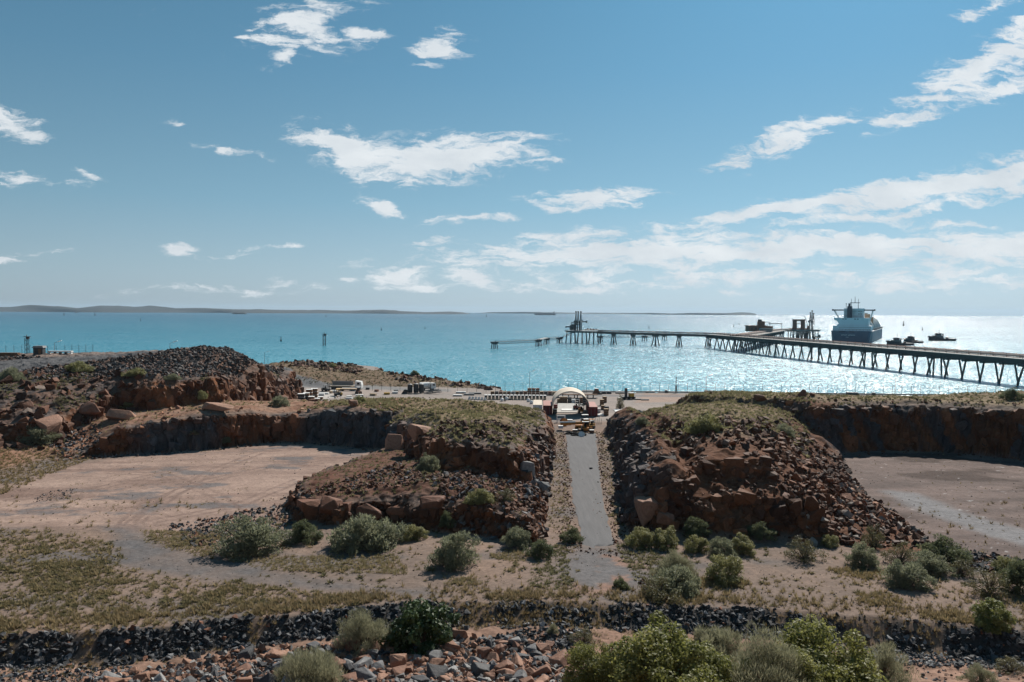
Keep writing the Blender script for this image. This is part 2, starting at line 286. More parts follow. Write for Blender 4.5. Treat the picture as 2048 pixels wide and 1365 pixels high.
def leafmat(name, c1, c2, trans=.35):
    if name in MATS: return MATS[name]
    m = bpy.data.materials.new(name); m.use_nodes = True; nt = m.node_tree; nt.nodes.clear()
    o = nt.nodes.new('ShaderNodeOutputMaterial'); a = nt.nodes.new('ShaderNodeAttribute'); a.attribute_name = 'tint'
    mx = nt.nodes.new('ShaderNodeMix'); mx.data_type = 'RGBA'; mx.inputs[6].default_value = (*c1, 1); mx.inputs[7].default_value = (*c2, 1); nt.links.new(a.outputs['Fac'], mx.inputs[0])
    d = nt.nodes.new('ShaderNodeBsdfPrincipled'); d.inputs['Roughness'].default_value = .55; d.inputs['Specular IOR Level'].default_value = .35; nt.links.new(mx.outputs[2], d.inputs['Base Color'])
    t = nt.nodes.new('ShaderNodeBsdfTranslucent'); nt.links.new(mx.outputs[2], t.inputs[0])
    s = nt.nodes.new('ShaderNodeMixShader'); s.inputs[0].default_value = trans; nt.links.new(d.outputs[0], s.inputs[1]); nt.links.new(t.outputs[0], s.inputs[2]); nt.links.new(s.outputs[0], o.inputs[0])
    MATS[name] = m; return m

# ---------------------------------------------------------------- objects
def tag(o, label=None, cat=None, group=None, kind=None):
    if label: o['label'] = label
    if cat: o['category'] = cat
    if group: o['group'] = group
    if kind: o['kind'] = kind
    return o
def link(o, parent=None):
    COL.objects.link(o); o.parent = parent; return o
def empty(name, loc=(0, 0, 0), rz=0.0, label=None, cat=None, group=None, scale=1.0):
    o = bpy.data.objects.new(name, None); o.location = loc; o.rotation_euler = (0, 0, rz); o.scale = (scale,) * 3; o.empty_display_size = .5
    return tag(link(o), label, cat, group)
def npmesh(name, V, Fc, smooth=False):
    """mesh from numpy vertices (n,3) and faces (m,3) or (m,4)"""
    me = bpy.data.meshes.new(name); V = np.ascontiguousarray(V, np.float32); Fc = np.ascontiguousarray(Fc, np.int32); k = Fc.shape[1]
    me.vertices.add(len(V)); me.vertices.foreach_set('co', V.ravel())
    me.loops.add(Fc.size); me.loops.foreach_set('vertex_index', Fc.ravel())
    me.polygons.add(len(Fc)); me.polygons.foreach_set('loop_start', np.arange(0, Fc.size, k, dtype=np.int32))
    me.polygons.foreach_set('use_smooth', np.full(len(Fc), smooth)); me.update(calc_edges=True)
    return me
def setcol(me, C, name='Col'):
    a = me.color_attributes.new(name, 'FLOAT_COLOR', 'POINT'); c = np.ones((len(C), 4), np.float32); c[:, :3] = C; a.data.foreach_set('color', c.ravel())
def setval(me, v, name='tint'):
    a = me.attributes.new(name, 'FLOAT', 'POINT'); a.data.foreach_set('value', np.ascontiguousarray(v, np.float32))
def obj(name, me, m, parent=None):
    o = bpy.data.objects.new(name, me)
    if m: me.materials.append(m)
    return link(o, parent)
class MB:
    """collects boxes, bars and tubes into ONE mesh"""
    def __init__(s): s.v = []; s.f = []
    def add(s, vs, fs):
        n = len(s.v); s.v += [tuple(v) for v in vs]; s.f += [tuple(i + n for i in f) for f in fs]; return s
    def box(s, c, d, rz=0.0, ry=0.0, rx=0.0):
        M = Euler((rx, ry, rz)).to_matrix(); h = Vector(d) / 2; vs = []
        for sx in (-1, 1):
            for sy in (-1, 1):
                for sz in (-1, 1): vs.append(Vector(c) + M @ Vector((sx * h.x, sy * h.y, sz * h.z)))
        return s.add(vs, [(0, 1, 3, 2), (4, 6, 7, 5), (0, 4, 5, 1), (2, 3, 7, 6), (0, 2, 6, 4), (1, 5, 7, 3)])
    def tube(s, p0, p1, r, n=6, r1=None, cap=True):
        p0 = Vector(p0); p1 = Vector(p1); r1 = r if r1 is None else r1; d = (p1 - p0)
        if d.length < 1e-6: return s
        q = d.to_track_quat('Z', 'Y'); vs = []
        for k in range(n):
            a = 2 * math.pi * (k + .5) / n; e = Vector((math.cos(a), math.sin(a), 0)); vs.append(p0 + q @ (e * r)); vs.append(p1 + q @ (e * r1))
        fs = [(2 * k, 2 * ((k + 1) % n), 2 * ((k + 1) % n) + 1, 2 * k + 1) for k in range(n)]
        if cap: fs += [tuple(2 * k for k in reversed(range(n))), tuple(2 * k + 1 for k in range(n))]
        return s.add(vs, fs)
    def prism(s, poly, y0, y1, axis='Y'):
        """outline in two axes, extruded along the third"""
        n = len(poly)
        f = {'Y': lambda a, b, t: (a, t, b), 'X': lambda a, b, t: (t, a, b), 'Z': lambda a, b, t: (a, b, t)}[axis]
        vs = [f(a, b, y0) for a, b in poly] + [f(a, b, y1) for a, b in poly]
        return s.add(vs, [tuple(range(n)), tuple(range(2 * n - 1, n - 1, -1))] + [(k, n + k, n + (k + 1) % n, (k + 1) % n) for k in range(n)])
    def loft(s, rings, close=True):
        n = len(rings[0]); vs = [v for r_ in rings for v in r_]; fs = []
        for i in range(len(rings) - 1):
            for k in range(n if close else n - 1):
                k2 = (k + 1) % n; fs.append((i * n + k, i * n + k2, (i + 1) * n + k2, (i + 1) * n + k))
        if close: fs += [tuple(reversed(range(n))), tuple((len(rings) - 1) * n + k for k in range(n))]
        return s.add(vs, fs)
    def mesh(s, name):
        me = bpy.data.meshes.new(name); me.from_pydata(s.v, [], s.f); me.update()
        bm = bmesh.new(); bm.from_mesh(me); bmesh.ops.recalc_face_normals(bm, faces=bm.faces); bm.to_mesh(me); bm.free(); return me
    def build(s, name, m, parent=None, smooth=False):
        me = s.mesh(name)
        if smooth:
            for p in me.polygons: p.use_smooth = True
        return obj(name, me, m, parent)
def copy_tree(o, parent=None):
    c = o.copy(); link(c, parent)
    if parent is not None: c.matrix_parent_inverse = o.matrix_parent_inverse.copy()
    for ch in list(o.children): copy_tree(ch, c)
    return c

# ---------------------------------------------------------------- the ground sheet
def ramp3(t, a, b): return np.array(a)[None] * (1 - t[:, None]) + np.array(b)[None] * t[:, None]
def mixc(C, col, t): return C * (1 - t[:, None]) + np.array(col)[None] * t[:, None]
us = np.linspace(-0.74, 0.74, 740)
ys = np.concatenate([np.linspace(52, 63, 30, endpoint=False), np.linspace(63, 92, 110, endpoint=False), np.linspace(92, 134, 230, endpoint=False), np.linspace(134, 182, 170, endpoint=False), np.linspace(182, 262, 110, endpoint=False), np.linspace(262, 432, 65)])
UU, YY = np.meshgrid(us, ys); nr, nc = UU.shape
X0 = (UU * YY).ravel(); Y0 = YY.ravel()
Z0, I0 = land(X0, Y0)
def grid_normals(P):
    G = P.reshape(nr, nc, 3); du = np.gradient(G, axis=1); dv = np.gradient(G, axis=0); n = np.cross(du, dv).reshape(-1, 3)
    return n / (np.linalg.norm(n, axis=1, keepdims=True) + 1e-9)
PT = np.stack([X0, Y0, Z0], 1); NR = grid_normals(PT)
steep = sstep(.30, .62, 1 - NR[:, 2])
# break the steep faces into blocks and columns
far_ = np.clip(Y0 / 130, .7, 2.0)
ix = np.where(steep > .02)[0]; sx, sy, sz = X0[ix], Y0[ix], Z0[ix]
tl = .35 * (sz - ZG)
c1, e1 = cells((sx + tl) / 2.6, sy / 2.6, sz / 4.6, 21); c2, e2 = cells((sx + tl * .6) / 1.05, sy / 1.05, sz / 1.7, 31)
disp = (c1 - .5) * 1.5 - .55 * np.exp(-e1 * 9) + (c2 - .5) * .55 - .22 * np.exp(-e2 * 9) + .18 * fbm(sx * 1.6, sy * 1.6, sz * 1.6, s=41, o=3)
nh = NR[ix].copy(); nh[:, 2] *= .4
PT[ix] += nh * (disp * steep[ix])[:, None]
Z1 = PT[:, 2]; NR = grid_normals(PT)
steep2 = sstep(.12, .34, 1 - NR[:, 2])
w1, w2 = I0['wob'], I0['wob2']
n5 = fbm(X0 * .35, Y0 * .35, s=51, o=5, g=.6); n6 = fbm(X0 * .06, Y0 * .06, s=61, o=4); n7 = fbm(X0 * .9, Y0 * .9, s=71, o=4, g=.65)
streak = fbm(X0 * .05 + Y0 * .03, Y0 * .35 - X0 * .05, s=81, o=4)
C = ramp3(np.clip(.5 + .6 * n6 + .4 * n5, 0, 1), (.15, .118, .10), (.24, .165, .125))
C = mixc(C, (.105, .103, .105), sstep(.05, .45, fbm(X0 * .11, Y0 * .2, s=55, o=4)) * .6)
# left quarry floor: pink dust with grey spills
lp = sstep(-1, 2.5, sdf(X0, Y0, pl([(-60, 1000), (120, 930), (330, 905), (560, 885), (700, 893), (800, 903), (700, 935), (585, 995), (575, 1040), (430, 1058), (330, 1075), (180, 1060), (40, 1060), (-120, 1050)])))
Cp = ramp3(np.clip(.55 + .9 * streak + .3 * n5, 0, 1), (.205, .14, .114), (.335, .238, .192))
Cp = mixc(Cp, (.17, .11, .088), sstep(.0, .4, fbm(X0 * .05, Y0 * .1, s=58, o=5, g=.6)) * .6); Cp = mixc(Cp, (.12, .115, .118), sstep(.12, .40, fbm(X0 * .12, Y0 * .22, s=57, o=5, g=.6)) * .8)
C = C * (1 - lp[:, None]) + Cp * lp[:, None]
# wheel tracks on both floors
def tracks(Ct, lines, col, k):
    for L_ in lines:
        q = pl(L_); n_ = np.gradient(q, axis=0); n_ = np.stack([-n_[:, 1], n_[:, 0]], 1) / (np.linalg.norm(n_, axis=1, keepdims=True) + 1e-9)
        for off_ in (-.95, .95):
            A = q + n_ * off_; d = np.full(X0.shape, 1e9)
            for i in range(len(A) - 1):
                e_ = A[i + 1] - A[i]; t = np.clip(((X0 - A[i][0]) * e_[0] + (Y0 - A[i][1]) * e_[1]) / (e_ @ e_), 0, 1); d = np.minimum(d, np.hypot(X0 - A[i][0] - t * e_[0], Y0 - A[i][1] - t * e_[1]))
            Ct = mixc(Ct, col, sstep(.55, .15, d + .18 * w2) * np.clip(k + .5 * n5, 0, 1))
    return Ct
C = tracks(C, [[(240, 1060), (290, 1010), (400, 965), (560, 930), (690, 915)], [(250, 1058), (330, 1000), (430, 940), (520, 905), (600, 896)], [(60, 1010), (200, 975), (380, 935), (520, 925), (640, 930)], [(480, 1030), (430, 990), (330, 950), (220, 945)], [(300, 1045), (480, 1010), (600, 960)]], (.17, .115, .095), .45)
# grey track out of the left quarry
tk = sstep(-1.2, 2.2, sdf(X0, Y0, pl([(195, 1052), (290, 1048), (300, 1090), (420, 1110), (560, 1140), (700, 1160), (900, 1180), (900, 1196), (640, 1185), (480, 1175), (330, 1150), (240, 1125), (225, 1085)])) + 1.6 * w1)
C = mixc(C, (.105, .104, .108), tk * np.clip(.55 + .5 * n5, 0, .85))
# red soil where the cutting road ends
rs = np.exp(-(((X0 - at(1200, 1140, z=ZG).x) / 4.5) ** 2 + ((Y0 - at(1200, 1140, z=ZG).y) / 9) ** 2))
C = mixc(C, (.125, .122, .125), np.clip(rs * 1.3, 0, .85)); C = mixc(C, (.30, .165, .11), np.clip(rs * sstep(.05, .5, n5 + .6 * w1), 0, .7))
# right quarry floor: brown with dark damp stains and a grey wheel track
rp = sstep(-1, 2.5, sdf(X0, Y0, pl([(1686, 938), (1674, 905), (1935, 905), (2300, 960), (2300, 1150), (1950, 1110), (1860, 1100), (1706, 978)])))
Cr = ramp3(np.clip(.5 + .8 * streak + .3 * n5, 0, 1), (.105, .08, .072), (.175, .13, .115))
Cr = mixc(Cr, (.055, .038, .032), sstep(.0, .28, fbm(X0 * .07 + Y0 * .02, Y0 * .11, s=59, o=4)) * .8)
tr = sdf(X0, Y0, pl([(1780, 985), (1830, 990), (1930, 1030), (2100, 1075), (2100, 1105), (1950, 1062), (1840, 1020)])); Cr = mixc(Cr, (.20, .20, .205), sstep(-2, 1, tr + w1) * .8)
Cr = mixc(Cr, (.5, .5, .5), sstep(.52, .62, n7) * .4)
C = C * (1 - rp[:, None]) + Cr * rp[:, None]
# plateaus: khaki litter over red soil
top_ = np.maximum.reduce([sstep(3, 8, I0['sU']) , sstep(9, 14, I0['sR']) * sstep(114, 122, Y0), sstep(3, 7, I0['sW'])])
C = C * (1 - top_[:, None]) + ramp3(np.clip(.5 + .8 * n5, 0, 1), (.17, .115, .07), (.25, .19, .115)) * top_[:, None]
vs_ = np.maximum(sstep(0, 2.5, I0['sR']), sstep(0, 2, I0['sO'])) * (1 - top_); C = C * (1 - vs_[:, None]) + ramp3(np.clip(.5 + n5, 0, 1), (.10, .042, .022), (.15, .072, .042)) * vs_[:, None]
hl = sstep(0, 4, I0['sH']); C = C * (1 - hl[:, None]) + ramp3(np.clip(.5 + n5, 0, 1), (.085, .075, .072), (.17, .10, .07)) * hl[:, None]
tr_ = sstep(1, 5, I0['sT']) * (1 - hl); C = C * (1 - tr_[:, None]) + ramp3(np.clip(.5 + n5, 0, 1), (.20, .10, .062), (.29, .18, .125)) * tr_[:, None]
bn = sstep(1, 4, I0['sB']) * (1 - sstep(0, 2, I0['sU'])); C = C * (1 - bn[:, None]) + ramp3(np.clip(.5 + n5, 0, 1), (.105, .044, .028), (.15, .085, .06)) * bn[:, None]
cp = sstep(0, 4, I0['sC']); C = C * (1 - cp[:, None]) + ramp3(np.clip(.5 + n5, 0, 1), (.125, .075, .048), (.165, .125, .08)) * cp[:, None]
# yard: graded gravel, darker tracks
yd = sstep(200, 208, Y0) * (1 - cp) * (1 - hl) * (1 - sstep(-1, 1, I0['sT'])) * (1 - top_)
Cy = ramp3(np.clip(.5 + .7 * fbm(X0 * .02, Y0 * .12, s=65, o=4), 0, 1), (.215, .195, .18), (.33, .27, .235)); C = C * (1 - yd[:, None]) + Cy * yd[:, None]
for P_, c_, k_ in ([(1380, 793), (1540, 791), (1530, 804), (1430, 804)], (.62, .58, .54), .9), ([(603, 790), (650, 787), (690, 793), (640, 800)], (.5, .47, .44), .7), ([(1290, 787), (1390, 790), (1390, 803), (1270, 806)], (.34, .215, .155), .5), ([(1040, 789), (2300, 794), (2300, 800), (1040, 793)], (.16, .16, .165), .75), ([(560, 768), (700, 771), (900, 779), (900, 784), (700, 778), (570, 775)], (.2, .195, .19), .9):
    C = mixc(C, c_, sstep(-1, .5, sdf(X0, Y0, pl(P_))) * k_)
# roads across the hill and over the cape
PX0, PY0 = None, None
def ribbon(pts, w): 
    A = np.array([tuple(at(x, y, d=d)[:2]) for x, y, d in pts]); d = np.full(X0.shape, 1e9)
    for i in range(len(A) - 1):
        e = A[i + 1] - A[i]; t = np.clip(((X0 - A[i][0]) * e[0] + (Y0 - A[i][1]) * e[1]) / (e @ e), 0, 1); d = np.minimum(d, np.hypot(X0 - A[i][0] - t * e[0], Y0 - A[i][1] - t * e[1]))
    return sstep(w * .5 + .8, w * .5 - .3, d)
ROADH = [(-300, 745, 192), (0, 733, 199), (100, 722, 205), (200, 712, 210), (300, 703, 213), (360, 697, 219)]
_D = PT - np.array([0, 0, CAMZ]); _q = _D @ np.array(fw); PX = 1024 + F * (_D @ np.array(rt)) / _q; PY = 682.5 - F * (_D @ np.array(up)) / _q
ROADW = sstep(-1.5, 1.0, sdf(PX, PY, np.array([(-100, 757), (0, 748), (100, 734), (200, 721), (300, 708), (372, 696), (300, 698), (200, 706), (100, 714), (0, 722), (-100, 729)], float))) * (I0['sH'] > 2)
C = mixc(C, (.10, .098, .10), ROADW); C = mixc(C, (.22, .17, .145), sstep(-60, -90, X0) * sstep(212, 220, Y0) * hl * .8)
C = mixc(C, (.13, .128, .13), ribbon([(545, 733, 322), (575, 745, 308), (610, 760, 300), (650, 770, 291)], 8.0))
# rock: red-brown crust, orange where it broke lately, blue-grey slate inside
col_n = fbm((X0 + .3 * Z1) * .45, Y0 * .45, Z1 * .10, s=91, o=4); big = fbm(X0 * .09, Y0 * .09, Z1 * .09, s=95, o=3); fin = fbm(X0 * 1.3, Y0 * 1.3, Z1 * .8, s=97, o=3)
RK = ramp3(np.clip(.5 + 1.1 * col_n + .5 * fin, 0, 1), (.060, .025, .014), (.155, .062, .028))
RK = mixc(RK, (.27, .115, .055), sstep(.1, .5, big + .5 * col_n) * .6)
slate = sstep(-.05, .25, col_n * .9 + .5 * big + .12)
earth = sstep(-62, -58, X0 + 2 * w1) * (1 - sstep(-46, -41, X0 + 2 * w1)) * sstep(150, 156, Y0) * (1 - sstep(190, 195, Y0)); RK = mixc(RK, (.20, .085, .045), earth * .6)
s_pit = (1 - earth) * sstep(-76, -70, X0) * (1 - sstep(-24, -18, X0)) * sstep(150, 156, Y0) * (1 - sstep(185, 190, Y0)) * sstep(7.0, 4.2, Z1 - ZG + 1.1 * col_n)
s_pit2 = sstep(-46, -40, X0) * (1 - sstep(-20, -14, X0)) * sstep(-.35, .25, .3 - .9 * big + .8 * col_n)
s_cut = sstep(9, 13, X0) * sstep(8, 5, X0 - (14.6 + (Y0 - 98) * .083)) * sstep(100, 106, Y0) * sstep(-.3, .1, .15 + col_n) + (sstep(3, 6, X0) * (1 - sstep(9, 12, X0)) * sstep(108, 112, Y0) * (1 - sstep(160, 170, Y0)) * sstep(-.1, .2, col_n))
s_rw = sstep(40, 50, X0) * sstep(140, 146, Y0) * sstep(0, .25, big * .8 - col_n + .1) * .8
sl = np.clip(s_pit + .85 * s_pit2 * sstep(140, 150, Y0) + .8 * s_cut + s_rw, 0, 1)
RK = mixc(RK, (.062, .066, .072), sl * np.clip(.9 + .3 * fin, 0, 1))
RK *= (1 + .35 * fin)[:, None]
hl_slate = hl * sstep(.2, .35, .5 * col_n + np.exp(-((X0 + 66) / 5.0) ** 2) * .6 - .1) * .8
RK = mixc(RK, (.14, .14, .145), hl_slate * sstep(225, 235, Y0))
coast = sstep(6, -2, I0['sL'])
SK = np.clip(np.maximum(steep2, coast * .9), 0, 1) * (1 - ROADW); SK *= 1 - sstep(.1, 0, np.abs(Z1 - ZG))
C = C * (1 - SK[:, None]) + RK * SK[:, None]
qw = (X0 > 2) & (I0['sL'] < 2) & (Y0 > 250); C[qw] = (.16, .155, .15)
C = mixc(C, (.05, .046, .043), np.clip(I0['bank'] * 1.2, 0, 1)); C = mixc(C, (.17, .12, .09), np.clip(I0['bank'] * 1.2, 0, 1) * sstep(.1, .4, n5)); C = mixc(C, (.05, .048, .047), sstep(-.5, .5, I0['sN'])); C = C * (1 - I0['fore'][:, None]) + ramp3(np.clip(.5 + n5, 0, 1), (.20, .125, .09), (.30, .185, .135)) * I0['fore'][:, None]
C *= (1 + .22 * n7)[:, None]; C = np.clip(C, .012, .7)
gi = np.arange(nr * nc).reshape(nr, nc); FQ = np.stack([gi[:-1, :-1], gi[:-1, 1:], gi[1:, 1:], gi[1:, :-1]], -1).reshape(-1, 4)
me = npmesh('ground', PT, FQ, False); setcol(me, C)
tag(obj('ground', me, mat('ground', attr='Col', rough=.95, noise=.30, nscale=2.2, bump=.06, spec=.12)), kind='structure')
# coarse continuation beside and behind the photographer
gx = np.linspace(-420, 420, 90); gy = np.linspace(-140, 60, 60); GX, GY = np.meshgrid(gx, gy); zz = land(GX.ravel(), GY.ravel())[0]
inview = (np.abs(GX.ravel()) < .74 * GY.ravel() + 14) & (GY.ravel() > 36); zz = np.where(inview, zz - 6, zz - .05)
gi = np.arange(GX.size).reshape(GX.shape); fq = np.stack([gi[:-1, :-1], gi[:-1, 1:], gi[1:, 1:], gi[1:, :-1]], -1).reshape(-1, 4)
me = npmesh('hillside', np.stack([GX.ravel(), GY.ravel(), zz], 1), fq, True); setcol(me, np.tile([(.26, .17, .12)], (GX.size, 1)))
tag(obj('hillside', me, MATS['ground']), kind='structure')
for sgn in (-1, 1):      # outside the frame, level with the edge of the sheet
    ux = np.linspace(.735, 2.2, 50) * sgn; uy = np.linspace(58, 430, 160); A, B = np.meshgrid(ux, uy); xx = (A * B).ravel(); yy_ = B.ravel(); zz = land(xx, yy_)[0] - .06
    gi = np.arange(A.size).reshape(A.shape); fq = np.stack([gi[:-1, :-1], gi[:-1, 1:], gi[1:, 1:], gi[1:, :-1]], -1).reshape(-1, 4)
    me = npmesh('terrain', np.stack([xx, yy_, zz], 1), fq, True); setcol(me, np.tile([(.23, .13, .085)], (A.size, 1)))
    tag(obj('terrain', me, MATS['ground']), kind='structure')
# asphalt of the cutting
rp_ = pl([(1131, 866), (1141, 940), (1146, 1000), (1160, 1060), (1166, 1096)]); rr_ = pl([(1191, 866), (1198, 940), (1206, 1000), (1217, 1040), (1229, 1098)])
yl = np.linspace(94.0, 183, 90); xl = np.interp(yl, rp_[::-1, 1], rp_[::-1, 0]) + .34 * fbm(yl * .8, yl * 0, s=3, o=3); xr = np.interp(yl, rr_[::-1, 1], rr_[::-1, 0]) + .35 * fbm(yl * .5, yl * 0 + 9, s=5, o=3)
V = []; 
for i, y in enumerate(yl):
    for k in range(9): V.append((xl[i] + (xr[i] - xl[i]) * k / 8, y + (0 if i else 1.2 * math.sin(k * 1.9) + .35 * k - 1.0), ZG + .05 + .04 * math.sin(math.pi * k / 8) - (.0 if i > 3 else .035 * (3 - i))))
gi = np.arange(90 * 9).reshape(90, 9); fq = np.stack([gi[:-1, :-1], gi[:-1, 1:], gi[1:, 1:], gi[1:, :-1]], -1).reshape(-1, 4)
tag(obj('road', npmesh('road', np.array(V), fq, True), mat('asphalt', (.125, .122, .124), .9, noise=.22, nscale=.9, bump=.012, spec=.25)), kind='structure')

nt = MATS['asphalt'].node_tree; nz_ = [n for n in nt.nodes if n.bl_idname == 'ShaderNodeTexNoise'][0]; mpa = nt.nodes.new('ShaderNodeMapping'); mpa.inputs['Scale'].default_value = (1.6, .16, 1); mpa.inputs['Rotation'].default_value = (0, 0, -.08)
nt.links.new(nt.nodes['Geometry'].outputs['Position'], mpa.inputs[0]); nt.links.new(mpa.outputs[0], nz_.inputs['Vector'])     # tyre wear runs along the road
# ---------------------------------------------------------------- the sea (curved with the earth, so the horizon lies where it should)
RE = 6371000.0 * 7 / 6
def seamat():
    m = bpy.data.materials.new('sea'); m.use_nodes = True; nt = m.node_tree; b = nt.nodes['Principled BSDF']; L = nt.links.new
    geo = nt.nodes.new('ShaderNodeNewGeometry'); sp = nt.nodes.new('ShaderNodeSeparateXYZ'); L(geo.outputs['Position'], sp.inputs[0])
    ln = nt.nodes.new('ShaderNodeVectorMath'); ln.operation = 'LENGTH'; L(geo.outputs['Position'], ln.inputs[0])
    lg = nt.nodes.new('ShaderNodeMath'); lg.operation = 'LOGARITHM'; L(ln.outputs['Value'], lg.inputs[0]); lg.inputs[1].default_value = 10
    mr = nt.nodes.new('ShaderNodeMapRange'); L(lg.outputs[0], mr.inputs[0]); mr.inputs[1].default_value = 2.45; mr.inputs[2].default_value = 3.9
    nz = nt.nodes.new('ShaderNodeTexNoise'); nz.inputs['Scale'].default_value = .004; nz.inputs['Detail'].default_value = 4
    mpn = nt.nodes.new('ShaderNodeMapping'); mpn.inputs['Scale'].default_value = (.35, 1, 1); L(geo.outputs['Position'], mpn.inputs[0]); L(mpn.outputs[0], nz.inputs['Vector'])
    ad = nt.nodes.new('ShaderNodeMath'); ad.operation = 'MULTIPLY_ADD'; L(nz.outputs['Fac'], ad.inputs[0]); ad.inputs[1].default_value = .25; L(mr.outputs[0], ad.inputs[2])
    cr = nt.nodes.new('ShaderNodeValToRGB'); L(ad.outputs[0], cr.inputs[0]); e = cr.color_ramp.elements
    e[0].position = .1; e[0].color = (.095, .36, .44, 1); e[1].position = .95; e[1].color = (.008, .088, .15, 1)
    k = e.new(.5); k.color = (.022, .19, .262, 1)
    L(cr.outputs[0], b.inputs['Base Color'])
    b.inputs['IOR'].default_value = 1.33; b.inputs['Roughness'].default_value = .23; b.inputs['Specular IOR Level'].default_value = .36
    # wave slopes straight from noise, so that the glitter survives at any distance
    acc_ = None
    for sc_, amp, st in ((2.4, .40, (1, .6, 1)), (1.0, .52, (.9, .8, 1)), (.42, .32, (.7, 1, 1)), (.11, .10, (.5, 1, 1)), (.015, .05, (.4, 1, 1))):
        n = nt.nodes.new('ShaderNodeTexNoise'); n.inputs['Scale'].default_value = sc_; n.inputs['Detail'].default_value = 2; n.inputs['Roughness'].default_value = .6
        mp = nt.nodes.new('ShaderNodeMapping'); mp.inputs['Scale'].default_value = st; mp.inputs['Rotation'].default_value = (0, 0, .4); L(geo.outputs['Position'], mp.inputs[0]); L(mp.outputs[0], n.inputs['Vector'])
        s0 = nt.nodes.new('ShaderNodeVectorMath'); s0.operation = 'SUBTRACT'; L(n.outputs['Color'], s0.inputs[0]); s0.inputs[1].default_value = (.5, .5, .5)
        s1 = nt.nodes.new('ShaderNodeVectorMath'); s1.operation = 'MULTIPLY'; L(s0.outputs[0], s1.inputs[0]); s1.inputs[1].default_value = (amp * 4, amp * 4, 0)
        if acc_ is None: acc_ = s1.outputs[0]
        else:
            a_ = nt.nodes.new('ShaderNodeVectorMath'); a_.operation = 'ADD'; L(acc_, a_.inputs[0]); L(s1.outputs[0], a_.inputs[1]); acc_ = a_.outputs[0]
    a_ = nt.nodes.new('ShaderNodeVectorMath'); a_.operation = 'ADD'; L(geo.outputs['Normal'], a_.inputs[0]); L(acc_, a_.inputs[1]); nn = nt.nodes.new('ShaderNodeVectorMath'); nn.operation = 'NORMALIZE'; L(a_.outputs[0], nn.inputs[0]); L(nn.outputs[0], b.inputs['Normal'])
    return m
rr = np.concatenate([[0], np.geomspace(120, 30000, 90)]); th = np.linspace(0, 2 * math.pi, 181)[:-1]
A, B = np.meshgrid(rr, th, indexing='ij'); V = np.stack([A * np.cos(B), A * np.sin(B), -A * A / (2 * RE)], -1).reshape(-1, 3)
gi = np.arange(A.size).reshape(A.shape); g2 = np.roll(gi, -1, 1)
tag(obj('sea', npmesh('sea', V, np.stack([gi[:-1], gi[1:], g2[1:], g2[:-1]], -1).reshape(-1, 4), True), seamat()), kind='structure')
def sea_at(px, py):
    """where the ray of a pixel meets the curved sea"""
    z = 0.0
    for _ in range(8): p = at(px, py, z=z); z = -(p.x ** 2 + p.y ** 2) / (2 * RE)
    return p
# ---------------------------------------------------------------- far islands
hm = mat('hazed_island_rock', (.045, .05, .05), .95, noise=.35, nscale=.004, attr=None, spec=.1)  # dark bluish base: some of the distance haze is put into the colour
def island(name, prof_, dist, depth, label):
    """ridge of the given skyline (pixel x, pixels above the waterline), with real depth behind it"""
    xs = np.array([p[0] for p in prof_], float); hs = np.array([p[1] for p in prof_], float)
    px = np.linspace(xs[0], xs[-1], max(30, int((xs[-1] - xs[0]) / 4))); hh = np.interp(px, xs, hs); hh = hh + .5 * fbm(px * .05, px * 0, s=5, o=3) * np.minimum(hh / 4, 1); hh = np.maximum(hh, 0)
    V = []; nk = 9
    for k in range(nk):
        t = k / (nk - 1)
        for i, x in enumerate(px):
            d = dist + (t - .5) * depth + 300 * math.sin(x * .02 + k); X = (x - 1024) / F * d
            z = -(d * d + X * X) / (2 * RE) - 3 + (hh[i] / F * dist + 3) * (math.sin(math.pi * t) ** .7) * (.85 + .3 * vnoise(np.array([x * .03]), np.array([k * .7]), s=3)[0] if 0 < k < nk - 1 and k != 4 else (1 if k == 4 else 0))
            V.append((X, d, z))
    gi = np.arange(nk * len(px)).reshape(nk, len(px)); fq = np.stack([gi[:-1, :-1], gi[:-1, 1:], gi[1:, 1:], gi[1:, :-1]], -1).reshape(-1, 4)
    return tag(obj(name, npmesh(name, np.array(V), fq, True), hm), label, 'island', kind='structure')
island('island_hills', [(-300, 5), (-150, 9), (-60, 6), (0, 9), (20, 8.5), (60, 13.5), (110, 11), (155, 7.5), (200, 13), (235, 13), (270, 10.5), (300, 12.5), (330, 10.5), (350, 8), (400, 9), (440, 7.5), (480, 6.5), (520, 7.5), (560, 6), (640, 5.8), (700, 5.2), (750, 7), (790, 6.5), (800, 4.5), (850, 3), (900, 4), (925, 3), (942, 0)], 9500, 2600, 'long chain of low bluish hills along the left horizon')
island('island', [(950, 0), (980, 2.2), (1010, 2.6), (1060, 3.4), (1100, 2.6), (1160, 2.2), (1230, 2.0), (1300, 2.6), (1340, 1.6), (1352, 0)], 13000, 1800, 'thin grey island on the horizon behind the loading arms')
island('island', [(1290, 0), (1330, 1.5), (1380, 3.5), (1420, 3.6), (1450, 4.0), (1480, 5.2), (1500, 4.8), (1510, 3), (1514, 0)], 11000, 900, 'dark low island ending left of the moored ship')
island('islet', [(463, 0), (468, 3), (480, 3.6), (490, 3), (494, 0)], 6500, 160, 'small dark islet in front of the left hills')
